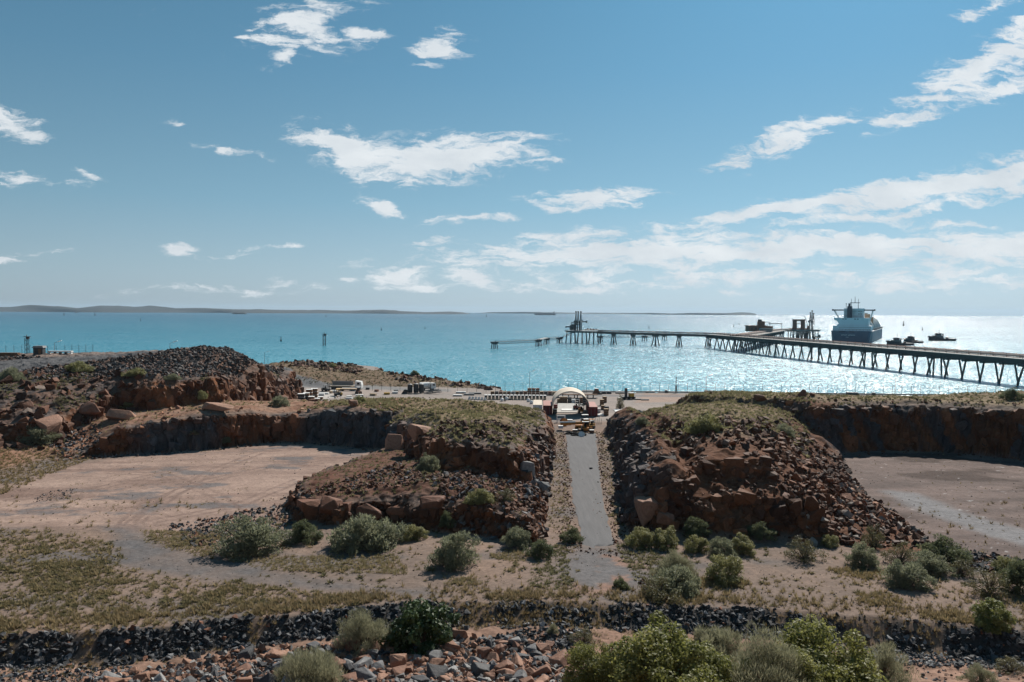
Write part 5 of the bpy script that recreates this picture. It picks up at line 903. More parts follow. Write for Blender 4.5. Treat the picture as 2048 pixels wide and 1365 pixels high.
for x in (-1.5, 0, 1.5): MB().tube((x, -1.1, .45), (x, -.7, .45), .45, 12).build('wheel', MBLK, e)
for (px, py, lab) in [(1275, 800, 'flat dark steel plates right of the drill rig'), (1290, 801, 'thin bars on the ground beyond the steel plates')]:
    e = thing('steel_plates', lab, 'plates', px, py); MB().box((0, 0, .15), (2.4, 1.0, .2)).build('plate', MST, e); MB().box((.2, .1, .32), (2.1, .8, .1)).build('plate', MGREY, e)
e = thing('quay_mast', 'dark post with a ladder on the quay edge', 'mast', 1352, 786.5); MB().tube((0, 0, 0), (0, 0, 5.6), .12, 6).build('pole', MST, e); MB().box((0, 0, 1.6), (.5, .4, 2.0)).build('box', MST, e)
for (px, py, sx) in [(1004, 803, 0), (1014, 800.5, 1), (1057, 804, 2), (1063, 808, 3)]:
    e = thing('white_bag', ['white bulk bag at the edge of the left spur', 'second white bulk bag on the yard by the spur', 'white bulk bag left of the white container', 'white bulk bag leaning on the white container'][sx], 'bag', px, py, .4 * sx); MB().loft([[(w_ * math.cos(a) * (1 + .15 * math.sin(3 * a)), w_ * math.sin(a), z_) for a in np.linspace(0, 6.283, 13)[:-1]] for w_, z_ in ((.4, 0), (.55, .3), (.52, .75), (.25, 1.0))]).build('sack', MW, e, True); MB().box((.9, .2, .2), (.5, .4, .35)).build('label_block', MST, e)
# ---------------------------------------------------------------- yard: left part
def wheelset(e, xs, y0, y1, r_):
    for x in xs:
        for y in (y0, y1): MB().tube((x, y - .15, r_), (x, y + .15, r_), r_, 12).build('wheel', MBLK, e)
e = thing('flatbed_truck', 'white cabbed flatbed truck parked by the yard road', 'truck', 692, 779, R(-4))
MB().box((-1.2, 0, .95), (9.6, 2.3, .25)).build('flatbed', MST, e); MB().box((-1.2, 0, 1.12), (9.5, 2.4, .1)).build('bed_boards', MTAN, e); MB().box((-1.4, .9, 2.1), (7.6, .3, 1.5)).build('headboard_rack', MGREY, e)
cabp = [(-1.1, .6), (1.15, .6), (1.2, 1.7), (.95, 2.9), (-1.1, 3.1)]; c_ = MB().prism(cabp, -1.2, 1.2).build('cab', MW, e); c_.location = (4.7, 0, 0); MB().box((4.75, -1.22, 2.15), (.95, .05, .75)).build('window', MGL, e); MB().box((5.6, 0, .7), (.5, 2.3, .4)).build('bumper', MGREY, e); wheelset(e, (-4.6, -3.4, -2.2, 4.6), -1.0, 1.0, .5)
e = thing('trailer', 'low pale trailer in front of the flatbed truck', 'trailer', 693, 782); MB().box((0, 0, .7), (7.0, 2.2, .22)).build('bed', MTAN, e); MB().box((0, 0, .5), (6.8, .9, .25)).build('frame', MST, e); wheelset(e, (-2.4, -1.3), -.9, .9, .4)
machine('dark forklift parked at the rear of the flatbed truck', 652, 783, MST, MGREY, 2.3, 3.2, 1.2, True); machine('forklift with a tall mast on the pale slab', 676, 792.5, MST, MYEL, 2.4, 3.3, -1.3, True)
machine('brown and white small loader right of the flatbed truck', 717, 788, MRUST, MW, 2.0, 2.6, .6, False, 'loader', 'loader')
for (px, py, n, w, lab) in [(584, 816, 2, 1.7, 'nearest white edged pallet stack at the foot of the left hill'), (602, 814, 4, 2.0, 'tall dark pallet stack left of the middle one'), (612, 812, 4, 1.8, 'middle tall pallet stack with white edges'), (622, 813, 3, 1.7, 'low pallet stack in front of the tall ones'), (628, 802, 4, 2.0, 'tallest pallet stack furthest from the camera'), (618, 804, 4, 1.8, 'pale pallet stack behind the middle one'), (633, 810, 2, 1.7, 'small white pallet stack at the right of the group'), (600, 818, 2, 1.6, 'lowest dark pallet stack behind the quarry rim'), (638, 800, 1, 2.2, 'flat pallet right of the tallest stack')]:
    pallet_stack('pallet_stack', lab, 'pallets', px, py, n, w, 1.8, .95, MST if 'dark' in lab else MBROWN, MW, .12, 'pallet stacks at the foot of the hill')
for (px, py, w, m, lab) in [(667, 786, 1.7, MW, 'white bulk container between the forklifts'), (661, 787, .9, MTAN, 'brown crate left of the white bulk container'), (675, 787, 1.0, MTAN, 'brown crate right of the white bulk container'), (647, 789, 3.2, MW, 'long white topped skid behind the forklifts'), (643, 792, 1.7, MW, 'short white skid on the yard'), (698, 797, 1.6, MST, 'dark bin near the rim right of the pale slab'), (697, 800, 2.0, MW, 'white flat box half hidden by the rim'), (719, 795, 2.4, MST, 'dark beam stack on the left yard'), (717, 798, 1.6, MW, 'white box in front of the dark beam stack'), (735, 780, 1.3, MST, 'dark tank behind the left yard boxes'), (752, 784, 1.2, MRUST, 'rusty bin on the left yard'), (745, 792, 2.0, MTAN, 'pale timber frame on the left yard'), (774, 790, 1.9, MYEL, 'yellow brown skid beside the green bush'), (790, 788, 1.9, MW, 'white box right of the green bush'), (792, 784, 1.6, MGREY, 'grey frame behind the white box')]:
    pallet_stack('yard_crate', lab, 'crate', px, py, 1, w, 1.2, .8 if w < 2.5 else .5, m, MW if m in (MW, MST) and w > 1.5 else None, random.uniform(-.3, .3), 'single crates on the left yard')
for (px, h_, lab) in [(820, 3.0, 'leftmost upright grey tank beside the white truck'), (832, 3.2, 'middle upright grey tank beside the white truck'), (843, 3.1, 'rightmost upright grey tank beside the white truck')]:
    e = thing('storage_tank', lab, 'tank', px, 787, 0, 'upright tanks on the yard'); MB().tube((0, 0, .2), (0, 0, h_), .85, 14).build('shell', MST, e); MB().tube((0, 0, h_), (0, 0, h_ + .25), .8, 14, .25).build('top', MGREY, e)
    for a in (0, 2.1, 4.2): MB().box((.7 * math.cos(a), .7 * math.sin(a), .15), (.12, .12, .4)).build('leg', MST, e)
e = thing('tanker_truck', 'white tanker truck behind the upright tanks', 'truck', 851, 781, .5); MB().tube((-2.2, 0, 1.9), (1.4, 0, 1.9), .95, 14).build('tank', MW, e); c_ = MB().prism([(-.9, .6), (.9, .6), (.95, 1.6), (.7, 2.5), (-.9, 2.6)], -1.15, 1.15).build('cab', MW, e); c_.location = (2.6, 0, 0); MB().box((2.7, -1.17, 1.9), (.8, .05, .6)).build('window', MGL, e); MB().box((0, 0, .7), (6.2, 1.0, .25)).build('frame', MST, e); wheelset(e, (-2.0, -1.0, 2.4), -.95, .95, .48)
e = thing('dark_bin', 'tilted dark hopper left of the upright tanks', 'hopper', 810, 788); MB().prism([(-1.2, 0), (.7, 0), (1.2, 1.2), (-.2, 1.5)], -.7, .7).build('body', MST, e); MB().box((0, 0, .05), (2.2, 1.5, .1)).build('skid', MGREY, e)
e = thing('pipe_bundle', 'heap of grey pipes right of the white tanker truck', 'pipes', 868, 788)
for j in range(22): x = random.uniform(-2, 2); MB().tube((x - 1.5, random.uniform(-1, 1), .1 + .05 * j), (x + 1.5, random.uniform(-1.5, 1.5), .3 + .06 * j), .07, 5).build('pipe', MGREY, e)
# things on the left hill
def on(px, py, d): p = at(px, py, d=d); return Vector((p.x, p.y, drop(p.x, p.y)))
p = on(79, 715, 222); e = empty('site_hut', p, .1, 'small dark hut beside the road on the left hill', 'hut'); MB().box((0, 0, 1.0), (2.5, 1.8, 2.0)).build('wall', MST, e); MB().prism([(-1.5, 1.95), (1.5, 1.95), (1.3, 2.5), (-1.1, 2.5)], -1.1, 1.1).build('roof', MGREY, e); MB().box((.5, -.92, .9), (.8, .05, 1.6)).build('door', MBROWN, e)
p = on(121, 714, 226); e = empty('pipe_rack', p, .05, 'low white rack of pipes beside the hill road', 'rack'); MB().box((0, 0, .95), (6.6, 1.2, .3)).build('top_sheet', MW, e)
for x in (-3, -1.5, 0, 1.5, 3): MB().box((x, 0, .4), (.35, 1.0, .9)).build('post', MST if abs(x) < 2 else MW, e)
p = on(15, 716, 220); e = empty('timber_pile', p, 0, 'long low timber pile at the left edge of the hill', 'timber')
for k in range(3): MB().box((k * .3, 0, .2 + .3 * k), (7 - k, 1.4, .26)).build('plank_layer', MBROWN, e)
def tower(p, h_, w, label, name='beacon_tower'):
    e = empty(name, p, 0, label, 'tower')
    for x in (-w / 2, w / 2):
        for y in (-w / 2, w / 2): MB().tube((x, y, -.5), (x, y, h_ - .4), .1 * w, 5).build('leg', MST, e)
    b = MB()
    n_ = max(3, int(h_ / w / 1.6))
    for k in range(n_):
        z0, z1 = h_ * k / n_, h_ * (k + 1) / n_ - .4
        for s in (-1, 1): b.tube((-w / 2, s * w / 2, z0), (w / 2, s * w / 2, z1), .045 * w, 4); b.tube((s * w / 2, -w / 2, z1), (s * w / 2, w / 2, z0), .045 * w, 4)
    b.build('bracing', MST, e); MB().box((.15 * w, 0, h_), (w * 2.0, w * 1.4, .2)).box((.4 * w, 0, h_ - .5 * w), (w * .9, w, .8 * w)).build('platform', MST, e); MB().tube((0, 0, h_), (0, 0, h_ + w * .9), .12 * w, 6).build('lantern', MGREY, e); return e
tower(on(54, 709, 236) + Vector((0, 0, -.3)), 5.6, .75, 'dark steel lattice tower on the left hill', 'lattice_tower')
q = sea_at(648.5, 692); tower(q, (692 - 668) / F * q.y, 2.2, 'two legged navigation beacon standing in the sea left of centre')
def lamp(p, h_, label, side=1):
    e = empty('light_pole', p, 0, label, 'light pole', 'tall light poles'); MB().tube((0, 0, 0), (0, 0, h_), .09, 6, .05).build('pole', MGREY, e); MB().tube((0, 0, h_), (side * 1.3, 0, h_ + .45), .045, 5).build('arm', MGREY, e); MB().box((side * 1.5, 0, h_ + .5), (1.2, .32, .14), 0, -.35 * side).build('lamp_head', MW, e)
lamp(on(109, 710, 228), 3.2, 'light pole standing over the white pipe rack'); lamp(on(340, 702, 222), 2.4, 'light pole showing over the top of the left hill'); lamp(on(529, 722, 340), 6.0, 'light pole beside the small fence on the cape', 1); lamp(at(1059, 792, z=ZG), 8.0, 'tall light pole behind the white capped block row'); lamp(at(860, 782, z=ZG), 5.5, 'light pole beside the white tanker truck'); lamp(at(1412, 788, z=ZG), 6.0, 'thin light pole on the quay right of the drill rig'); lamp(at(1790, 790, z=ZG), 6.0, 'thin light pole on the quay below the long jetty')
def fence(label, pts, h_, step, crook=.35, wires=4):
    """posts with an outward crook, wires between them"""
    e = empty('security_fence', pts[0], 0, label, 'fence'); o = Vector(pts[0]); W_ = [[] for _ in range(wires)]; pm = None
    for a, b in zip(pts[:-1], pts[1:]):
        a = Vector(a); b = Vector(b); n = max(1, int((b - a).length / step))
        for k in range(n):
            q = a.lerp(b, k / n) - o
            if pm is None: pm = MB().tube((0, 0, 0), (0, 0, h_), .055, 5).tube((0, 0, h_), (crook * .4, -crook, h_ + crook), .045, 5).mesh('post'); pm.materials.append(MST)
            c = bpy.data.objects.new('post', pm); c.location = q; link(c, e)
            for w in range(wires): W_[w].append(q + Vector((0, 0, h_ * (w + .6) / wires)))
    for w in range(wires):
        mb = MB()
        for a, b in zip(W_[w][:-1], W_[w][1:]): mb.tube(a, b, .018, 3, None, False)
        mb.build('wire', MGREY, e)
    return e
fence('long wire fence with tall posts along the sea edge of the yard', [tuple(at(x, y, z=ZG)) for x, y in ((915, 785.5), (1010, 785), (1100, 785.5), (1300, 785.8), (1600, 788.5), (2048, 793.5), (2100, 794))], 3.1, 3.05)
fence('wire fence across the left yard in front of the shore rocks', [tuple(at(x, y, z=ZG)) for x, y in ((745, 782), (800, 783), (915, 785.5))], 2.6, 3.0)
fence('short crooked fence on the cape beside the light pole', [tuple(on(x, 722, 350)) for x in (486, 500, 512, 524, 536, 546)], 3.2, 1.9)
fence('wire fence on the seaward edge of the left hill', [tuple(on(x, y, d)) for x, y, d in ((-20, 710, 238), (60, 709, 238), (130, 707, 238), (200, 705, 236))], 2.3, 2.2)
# kerb of the quay
P_ = [tuple(at(x, y, z=ZG)[:2]) for x, y in ((1025, 784.2), (1300, 785), (1600, 788), (2048, 793), (2300, 796))]; mb = MB()
for a, b in zip(P_[:-1], P_[1:]): c = ((a[0] + b[0]) / 2, (a[1] + b[1]) / 2, ZG + .2); mb.box(c, (math.dist(a, b), .6, .42), math.atan2(b[1] - a[1], b[0] - a[0]))
tag(mb.build('quay_edge', MCON), 'low concrete kerb along the quay edge', 'kerb', kind='structure')

# ---------------------------------------------------------------- jetties
ZD = 13.7
def pile(e, a, b, r_): MB().tube(a, b, r_, 7).build('pile', MJET, e)
def trestle(name, label, A, B, width, bents, z=ZD, depth=2.0, far_side=1, rake=3.2, pr=.55, pipes=5, cat='jetty', road=True):
    """deck on raking pile bents, a roadway on the near edge and a pipe rack behind it"""
    A = Vector((*A, 0)); B = Vector((*B, 0)); L = (B - A).length; rz = math.atan2(B.y - A.y, B.x - A.x); e = empty(name, A, rz, label, cat)   # local +x runs along the jetty, +y to its left
    s = far_side
    MB().box((L / 2, 0, z - depth / 2 - .3), (L, width * .55, depth)).build('girder', MJET, e)
    MB().box((L / 2, 0, z - .15), (L, width, .3)).build('deck', MDECK if road else MJET, e)
    for k in range(pipes):
        y = s * (width * .05 + k * width * .42 / max(1, pipes - 1)); MB().tube((0, y, z + 1.1 + .25 * (k % 2)), (L, y, z + 1.1 + .25 * (k % 2)), .38 if k % 2 else .5, 8).build('pipe', MPIPE if k % 2 == 0 else MRUST, e)
    n = int(L / 9)
    for k in range(n + 1):
        x = L * k / n; b = MB().box((x, s * width * .26, z + .55), (.4, width * .5, .3)); b.box((x, s * width * .03, z + 1.0), (.3, .3, 2.0)).box((x, s * width * .48, z + 1.0), (.3, .3, 2.0)); b.build('pipe_support', MRUST, e)
    mb = MB()
    for y in (-width / 2, width / 2):
        mb.box((L / 2, y, z + 1.05), (L, .08, .1)); mb.box((L / 2, y, z + .55), (L, .06, .07))
        for k in range(int(L / 6) + 1): mb.box((min(L, k * 6), y, z + .55), (.1, .1, 1.1))
    mb.build('handrail', MJET, e)
    for x, kind in bents:
        MB().box((x, 0, z - depth - .9), (2.0 if kind != 'quad' else 4.2, width * .8, 1.3)).build('pile_cap', MJET, e); t = z - depth - 1.4
        if kind == 'pair': 
            for q in (-1, 1): pile(e, (x, q * width * .25, t), (x, q * (width * .25 + rake), -2), pr)
        elif kind == 'quad':
            for q in (-1, 1):
                for l in (-1, 1): pile(e, (x + l * .8, q * width * .22, t), (x + l * 3.0, q * (width * .22 + rake * .8), -2), pr)
        elif kind == 'long':
            for l in (-1, 1):
                for q in (-1, 1): pile(e, (x + l * .6, q * width * .2, t), (x + l * 2.6, q * (width * .2 + .4), -2), pr)
    return e
jA = sea_at(1425, 697); jN = sea_at(2048, 772); dirj = (jA - jN).normalized(); jS = jN - dirj * 150
Lm = (jA - jS).length; bl = []
x = Lm - 4; k = 0
while x > 40: bl.append((x, 'quad' if k % 5 == 4 else 'pair')); x -= 13.5; k += 1
trestle('long_jetty', 'long dark jetty on raking piles carrying pipes to the right edge', jS[:2], jA[:2], 13.0, bl, ZD, 2.4, -1, 2.6, .52, 5)
pW = sea_at(1196, 688); d_ = (pW - jA); Lw = d_.length; bents = [(Lw * t, kd) for t, kd in ((.035, 'long'), (.27, 'long'), (.47, 'quad'), (.67, 'long'), (.85, 'long'))]
trestle('jetty_trestle', 'jetty trestle leading left to the loading platform', jA[:2], pW[:2], 8.0, bents, ZD - .3, 2.0, -1, 2.0, .55, 4, road=False)
def platform(label, c, sx, sy, rz, z, npx, npy, name='loading_platform', pr=.6):
    e = empty(name, (c[0], c[1], 0), rz, label, 'platform'); MB().box((0, 0, z - .5), (sx, sy, 1.0)).build('deck', MDECK, e); MB().box((0, 0, z - 1.6), (sx * .96, sy * .9, 1.2)).build('girder', MJET, e)
    for i in range(npx):
        for j in range(npy):
            x = (i / max(1, npx - 1) - .5) * sx * .88; y = (j / max(1, npy - 1) - .5) * sy * .8; q = 1.6 * ((i + j) % 3 - 1); pile(e, (x, y, z - 2), (x + q, y + .8 * ((i * 3 + j) % 3 - 1), -2), pr)
    mb = MB()
    for y in (-sy / 2, sy / 2):
        for h_ in (.6, 1.1): mb.box((0, y, z + h_), (sx, .07, .08))
        for k in range(int(sx / 4) + 1): mb.box((-sx / 2 + k * sx / int(sx / 4), y, z + .55), (.1, .1, 1.1))
    mb.build('handrail', MJET, e); return e
c1 = sea_at(1168, 687); rzp = math.atan2((pW - jA).y, (pW - jA).x) + math.pi
platform('dark loading platform on a forest of piles at the end of the trestle', c1, 42, 17, rzp, ZD + .3, 8, 3)
ca = Vector((c1.x, c1.y, ZD + .3)); axp = Vector((math.cos(rzp), math.sin(rzp), 0))
def loading_arm(p, h_, label, rz, fold=1):
    e = empty('marine_loader', p, rz, label, 'loading arm', 'marine loading arms')
    MB().tube((0, 0, 0), (0, 0, h_ * .55), .75, 8, .6).build('riser', MJET, e); MB().tube((0, 0, h_ * .55), (.9, 0, h_ * .97), .45, 7).build('inboard_arm', MJET, e); MB().tube((.9, 0, h_ * .97), (1.9, 0, h_ * .30), .38, 7).build('outboard_arm', MJET, e); MB().tube((.9, -.5, h_ * .97), (.9, .5, h_ * .97), .9, 10).build('apex_swivel', MJET, e)
    MB().box((-1.3, 0, h_ * .47), (1.3, 1.0, 1.6)).build('counterweight', MST, e); MB().tube((0, 0, h_ * .55), (-1.3, 0, h_ * .5), .3, 6).build('counter_arm', MJET, e); return e
def onsea(px, py_water): return sea_at(px, py_water)
for px, lab in ((1150.5, 'leftmost of the three upright loading arms on the platform'), (1155, 'middle of the three upright loading arms on the platform'), (1160.3, 'rightmost of the three upright loading arms on the platform')):
    q = at(px, 660, d=c1.y); loading_arm((q.x, c1.y, ZD + .3), 21.5, lab, rzp)
e = empty('steel_frame_house', (at(1154, 650, d=c1.y).x, c1.y + 2.2, ZD + .3), rzp, 'dark steel frame house under the loading arms', 'frame')
for x in (-6.5, -2.2, 2.2, 5.5):
    for y in (-1.5, 1.5): MB().box((x, y, 4.6), (.6, .6, 9.2)).build('post', MJET, e)
for z_ in (3.2, 6.6, 9.2): MB().box((-.4, 0, z_), (12.8, 3.4, .5)).build('floor', MJET, e)
MB().box((-6.8, 0, 3.2), (4.2, 3.2, 5.2)).build('control_cabin', MST, e)
e = empty('gangway', (at(1150, 655, d=c1.y).x, c1.y, ZD + 4), rzp, 'gangway boom sticking out left of the loading platform', 'gangway'); MB().box((-7.5, 0, .4), (10.5, 1.4, 1.4)).build('bridge', MJET, e); MB().box((-7.5, 0, 2.6), (10.5, .12, .12)).build('guide_rail', MJET, e); MB().box((-2.8, 0, .6), (1.6, 2.0, 5.2)).build('turret', MJET, e); MB().box((-12.6, 0, .0), (.8, 1.6, 1.8)).build('tip', MJET, e)
e = empty('monitor_boom', (at(1163, 650, d=c1.y).x, c1.y, ZD + 9), rzp, 'short crane boom reaching right from the loading arms', 'crane'); MB().tube((0, 0, 3.5), (2.4, 0, 1.6), .4, 6).build('stay', MJET, e); MB().box((4.0, 0, 1.2), (6.0, 1.0, 1.2)).build('boom', MJET, e); MB().box((7.2, 0, 1.3), (1.0, 1.4, 2.4)).build('head', MJET, e)
e = empty('pipe_manifold', (at(1182, 660, d=c1.y).x, c1.y + 1, ZD + .3), rzp, 'rusty tangle of manifold pipes on the loading platform', 'pipes')
for j in range(9): MB().tube((-8 + j * 1.9, -3, .8 + .3 * (j % 3)), (-7 + j * 1.9, 4, .9 + .4 * (j % 2)), .35, 6).build('pipe', MRUST if j % 2 else MPIPE, e)
for j in range(4): MB().box((-5 + j * 4, 1, 1.6), (1.4, 1.2, 2.0 - .3 * j)).build('valve_box', MJET, e)
# mooring dolphins and catwalks
def dolphin(p, label, w=6.0, z=6.6):
    e = empty('mooring_dolphin', (p.x, p.y, 0), .6, label, 'dolphin', 'mooring dolphins'); MB().box((0, 0, z - .9), (w, w * .8, 1.6)).build('cap', MJET, e); MB().box((0, 0, z - 1.9), (w * .5, w * .5, 1.0)).build('fender', MJET, e)
    for x in (-1, 1):
        for y in (-1, 1): pile(e, (x * w * .3, y * w * .25, z - 1.6), (x * w * .36, y * w * .34, -2), .5)
    MB().tube((w * .2, 0, z - .2), (w * .2, 0, z + .7), .3, 8).build('bollard', MST, e); MB().tube((-w * .2, 0, z - .2), (-w * .2, 0, z + 2.6), .06, 5).build('light_post', MST, e); return e
def catwalk(a, b, label, z=6.4, h_=2.4):
    A = Vector((a.x, a.y, 0)); B = Vector((b.x, b.y, 0)); L = (B - A).length; e = empty('truss_catwalk', A, math.atan2(B.y - A.y, B.x - A.x), label, 'catwalk', 'truss catwalks between the dolphins')
    MB().box((L / 2, 0, z), (L, 1.6, .2)).build('walkway', MPIPE, e); mb = MB(); ch = MB(); n = max(4, int(L / 2.6))
    for y in (-.8, .8):
        ch.box((L / 2, y, z - h_), (L, .25, .25)); ch.box((L / 2, y, z - .2), (L, .2, .25))
        for k in range(n): x0, x1 = L * k / n, L * (k + 1) / n; mb.tube((x0, y, z - h_ if k % 2 else z), (x1, y, z if k % 2 else z - h_), .11, 4, None, False)
    ch.build('chord', MJET, e); mb.build('diagonals', MJET, e); r_ = MB().box((L / 2, .8, z + 1.1), (L, .06, .08)).box((L / 2, -.8, z + 1.1), (L, .06, .08))
    for k in range(0, n, 2): r_.box((L * k / n, .8, z + .55), (.08, .08, 1.1)).box((L * k / n, -.8, z + .55), (.08, .08, 1.1))
    r_.build('handrail', MJET, e)
dp = [sea_at(989, 697.5), sea_at(1077, 692.5), sea_at(1093, 688.5), sea_at(1119, 687), sea_at(1200, 683.5), sea_at(1289, 682.5), sea_at(1329, 680.5)]
for p, lab in zip(dp, ['leftmost mooring dolphin at the free end of the catwalk', 'double dolphin left of the loading platform', 'second of the pair of dolphins left of the platform', 'dolphin beside the ramp of the loading platform', 'dolphin just right of the loading platform', 'dolphin under the middle of the trestle', 'rightmost dolphin of the left berth']): dolphin(p, lab)
for a, b, lab in ((0, 1, 'long truss catwalk at the far left of the berth'), (2, 3, 'short truss catwalk left of the loading platform'), (4, 5, 'truss catwalk seen under the trestle'), (5, 6, 'truss catwalk at the right end of the left berth')): catwalk(dp[a], dp[b], lab)
e = empty('access_ramp', (dp[1].x, dp[1].y, 6.8), math.atan2(dp[2].y - dp[1].y, dp[2].x - dp[1].x), 'pale deck joining the pair of dolphins', 'deck'); L_ = (dp[2] - dp[1]).length; MB().box((L_ / 2, 0, -.3), (L_, 4.0, .8)).build('deck', MDECK, e); MB().box((L_ / 2, 1.9, .5), (L_, .1, .1)).build('rail', MJET, e)
e = empty('stair_ramp', (dp[3].x, dp[3].y, 6.2), math.atan2(c1.y - dp[3].y, c1.x - dp[3].x), 'stepped ramp climbing to the loading platform', 'ramp')
for k in range(6): MB().box((3 + k * 3.0, 0, .5 + k * 1.25), (3.6, 1.4, .8)).build('flight', MJET, e)
# right berth: branch from the junction to the ship
jB = sea_at(1560, 683.0); jC = sea_at(1628, 681.5)
trestle('berth_trestle', 'broad branch of the jetty leading to the moored ship', (jA - dirj * 60)[:2], jB[:2], 16.0, [(x, 'pair') for x in range(8, int((jB - jA + dirj * 60).length), 14)], ZD - .2, 2.2, 1, 2.5, .6, 5)
cB = (sea_at(1606, 681.5)); rzb = math.atan2((jC - jB).y, (jC - jB).x)
platform('platform with portal and crane beside the moored ship', cB, 44, 18, rzb, ZD, 8, 3)
trestle('link_trestle', 'short bridge between the jetty building and the ship platform', jB[:2], (cB - Vector((math.cos(rzb), math.sin(rzb), 0)) * 22)[:2], 7, [(4, 'pair')], ZD - .1, 1.4, 1, 1.5, .5, 3)
def gx(px, d, z): q = at(px, 650, d=d); return Vector((q.x, d, z))
def mpp(px0, px1, d): return (px1 - px0) / F * d
dB = cB.y
e = empty('jetty_building', gx(1512, jB.y * .93, ZD), .12, 'rusty brown building on the jetty left of the ship', 'building'); dd = jB.y * .93; MB().box((0, 0, 3.2), (mpp(1495, 1532, dd), 10, 6.4)).build('wall', MRUST, e); MB().box((0, 0, 6.6), (mpp(1493, 1534, dd), 11, .5)).build('roof', MRUST, e); MB().box((6.0, 0, 9.0), (7.0, 5, 5.0)).build('upper_house', MRUST, e); MB().box((4.5, 0, 12.4), (3.6, 3, 2.4)).build('roof_tank', MJET, e)
for x in (-7, -2.5, 2.5): MB().box((x, -5.05, 3.2), (2.4, .12, 2.6)).build('window', MGL, e)
e = empty('lattice_gantry', gx(1543, jB.y * .95, ZD), .1, 'thin gantry frame right of the jetty building', 'gantry')
for x in (-16, -9, -2, 12): MB().box((x, 0, 5.0), (.4, .4, 10.0 if x < 0 else 7.4)).build('post', MJET, e)
MB().box((5, 0, 8.6), (16, .6, .7)).build('beam', MJET, e); MB().box((-9, 0, 10.2), (15, .4, .4)).build('beam', MJET, e); MB().box((-6, 0, 3.5), (14, 3.5, 4.5)).build('equipment', MRUST, e)
e = empty('white_roof_shed', gx(1532, jB.y * .9, ZD), .12, 'low shed with a pale roof before the jetty building', 'shed'); MB().box((0, 0, 1.6), (13, 5, 3.2)).build('wall', MGREY, e); MB().box((0, -.6, 3.6), (14, 6.5, .3), 0, 0, -.15).build('roof', MW, e)
e = empty('portal_frame', gx(1597.5, dB, ZD), .05, 'heavy rusty portal frame on the ship platform', 'portal'); w_ = mpp(1586, 1609, dB)
for x in (-1, 1): MB().box((x * w_ * .36, 0, 6.2), (w_ * .27, 4.5, 12.4)).build('column', MRUST, e)
MB().box((0, 0, 12.0), (w_, 5, 2.2)).build('beam', MRUST, e); MB().box((0, 0, 7.8), (w_ * .5, .8, .9)).build('cross_beam', MJET, e); MB().box((0, 0, 1.0), (w_ * 1.5, 6, 2.0)).build('base', MRUST, e)
for px, lab, hh in ((1619, 'folded loading arm nearest the portal frame', 22), (1622.5, 'tallest folded loading arm beside the moored ship', 24.5), (1625.5, 'folded loading arm at the tip of the ship platform', 21)):
    loading_arm(gx(px, dB, ZD), hh, lab, .1)
e = empty('jib_crane', gx(1614, dB - 3, ZD), 0, 'slanting jib crane between portal and loading arms', 'crane'); MB().box((1.5, 0, 2.5), (2.2, 2.2, 5.0)).build('pedestal', MRUST, e); MB().tube((1.2, 0, 5.0), (-3.4, 0, 17.5), .28, 6).build('jib', MJET, e)
e = empty('breasting_dolphin', gx(1633, dB - 2, 0), .1, 'dark breasting dolphin under the tip of the ship platform', 'dolphin'); MB().box((0, 0, 4.5), (9, 6, 2.0)).build('cap', MJET, e); MB().box((4, 0, 6.3), (2, 2, 1.8)).build('bollard', MST, e)
for x in (-3, 0, 3): pile(e, (x, 0, 4), (x * 1.2, 0, -2), .6)
e = empty('mooring_line', gx(1640, dB, 5.0), 0, 'thin mooring rope from the dolphin to the ship stern', 'rope'); tgt = sea_at(1668, 683); MB().tube((0, 0, 0), (tgt.x - gx(1640, dB, 0).x, tgt.y - dB, 3.0), .12, 4).build('strand', MJET, e)

# ---------------------------------------------------------------- ships
MHULL = paint('ship_hull', (.07, .11, .165), .45, noise=.12, ns=.08); MSHIP = paint('ship_white', (.78, .83, .85), .5, noise=.08, ns=.1); MFUN = paint('ship_funnel', (.03, .045, .07), .5); MDOME = paint('tank_dome', (.50, .50, .47), .5, noise=.12, ns=.1); MTANW = paint('tank_walkway', (.34, .23, .15), .7, noise=.3, ns=.2)
sC_ = sea_at(1741, 685.8); hd = Vector((.468, .884, 0)); rgt_ = Vector((.884, -.468, 0)); sO_ = Vector((sC_.x, sC_.y, 0)) - rgt_ * 22.0
S = empty('gas_carrier', sO_, math.atan2(-hd.x, hd.y), 'large blue hulled gas tanker ship with white bridge moored at the jetty', 'ship')
rings = []
for (y, bw, bd, zd) in ((0, 17.5, 21.0, 13.6), (3, 20, 22.6, 13.6), (14, 22.6, 23.6, 13.4), (40, 23.6, 23.8, 13.4), (120, 23.8, 23.8, 13.4), (205, 23.6, 23.8, 13.6), (232, 17.5, 21.5, 14.6), (252, 9, 15.5, 16), (266, 2.6, 8, 17.2), (274, .5, 2.2, 18)):
    rings.append([(-bd, y, zd), (-bd * .5 - bw * .5, y, zd * .5), (-bw, y, 0), (-bw * .92, y, -3), (bw * .92, y, -3), (bw, y, 0), (bd * .5 + bw * .5, y, zd * .5), (bd, y, zd)])
hu_ = MB().loft(rings).build('hull', MHULL, S)
h_ = MB().box((0, 26, 16.4), (43, 34, 6.0)); h_.build('lower_house', MSHIP, S)
MB().box((0, 5, 13.0), (38, 8, 2.0)).build('aft_deck', MSHIP, S)
mh_ = MB().prism([(-17.5, 19.4), (18.5, 19.4), (18.5, 29.2), (-20.5, 29.2), (-20.5, 26.8), (-16.2, 24.6), (-15.2, 22.2)], 12, 40).build('main_house', MSHIP, S)
t_ = MB().box((1.0, 30, 35.0), (22.5, 16, 11.6)).build('tower', MSHIP, S)
for x in (-9, -6, 4.5, 7.5): MB().box((x - 1, 11.96, 27.8), (1.9, .1, .9)).build('window', MGL, mh_)
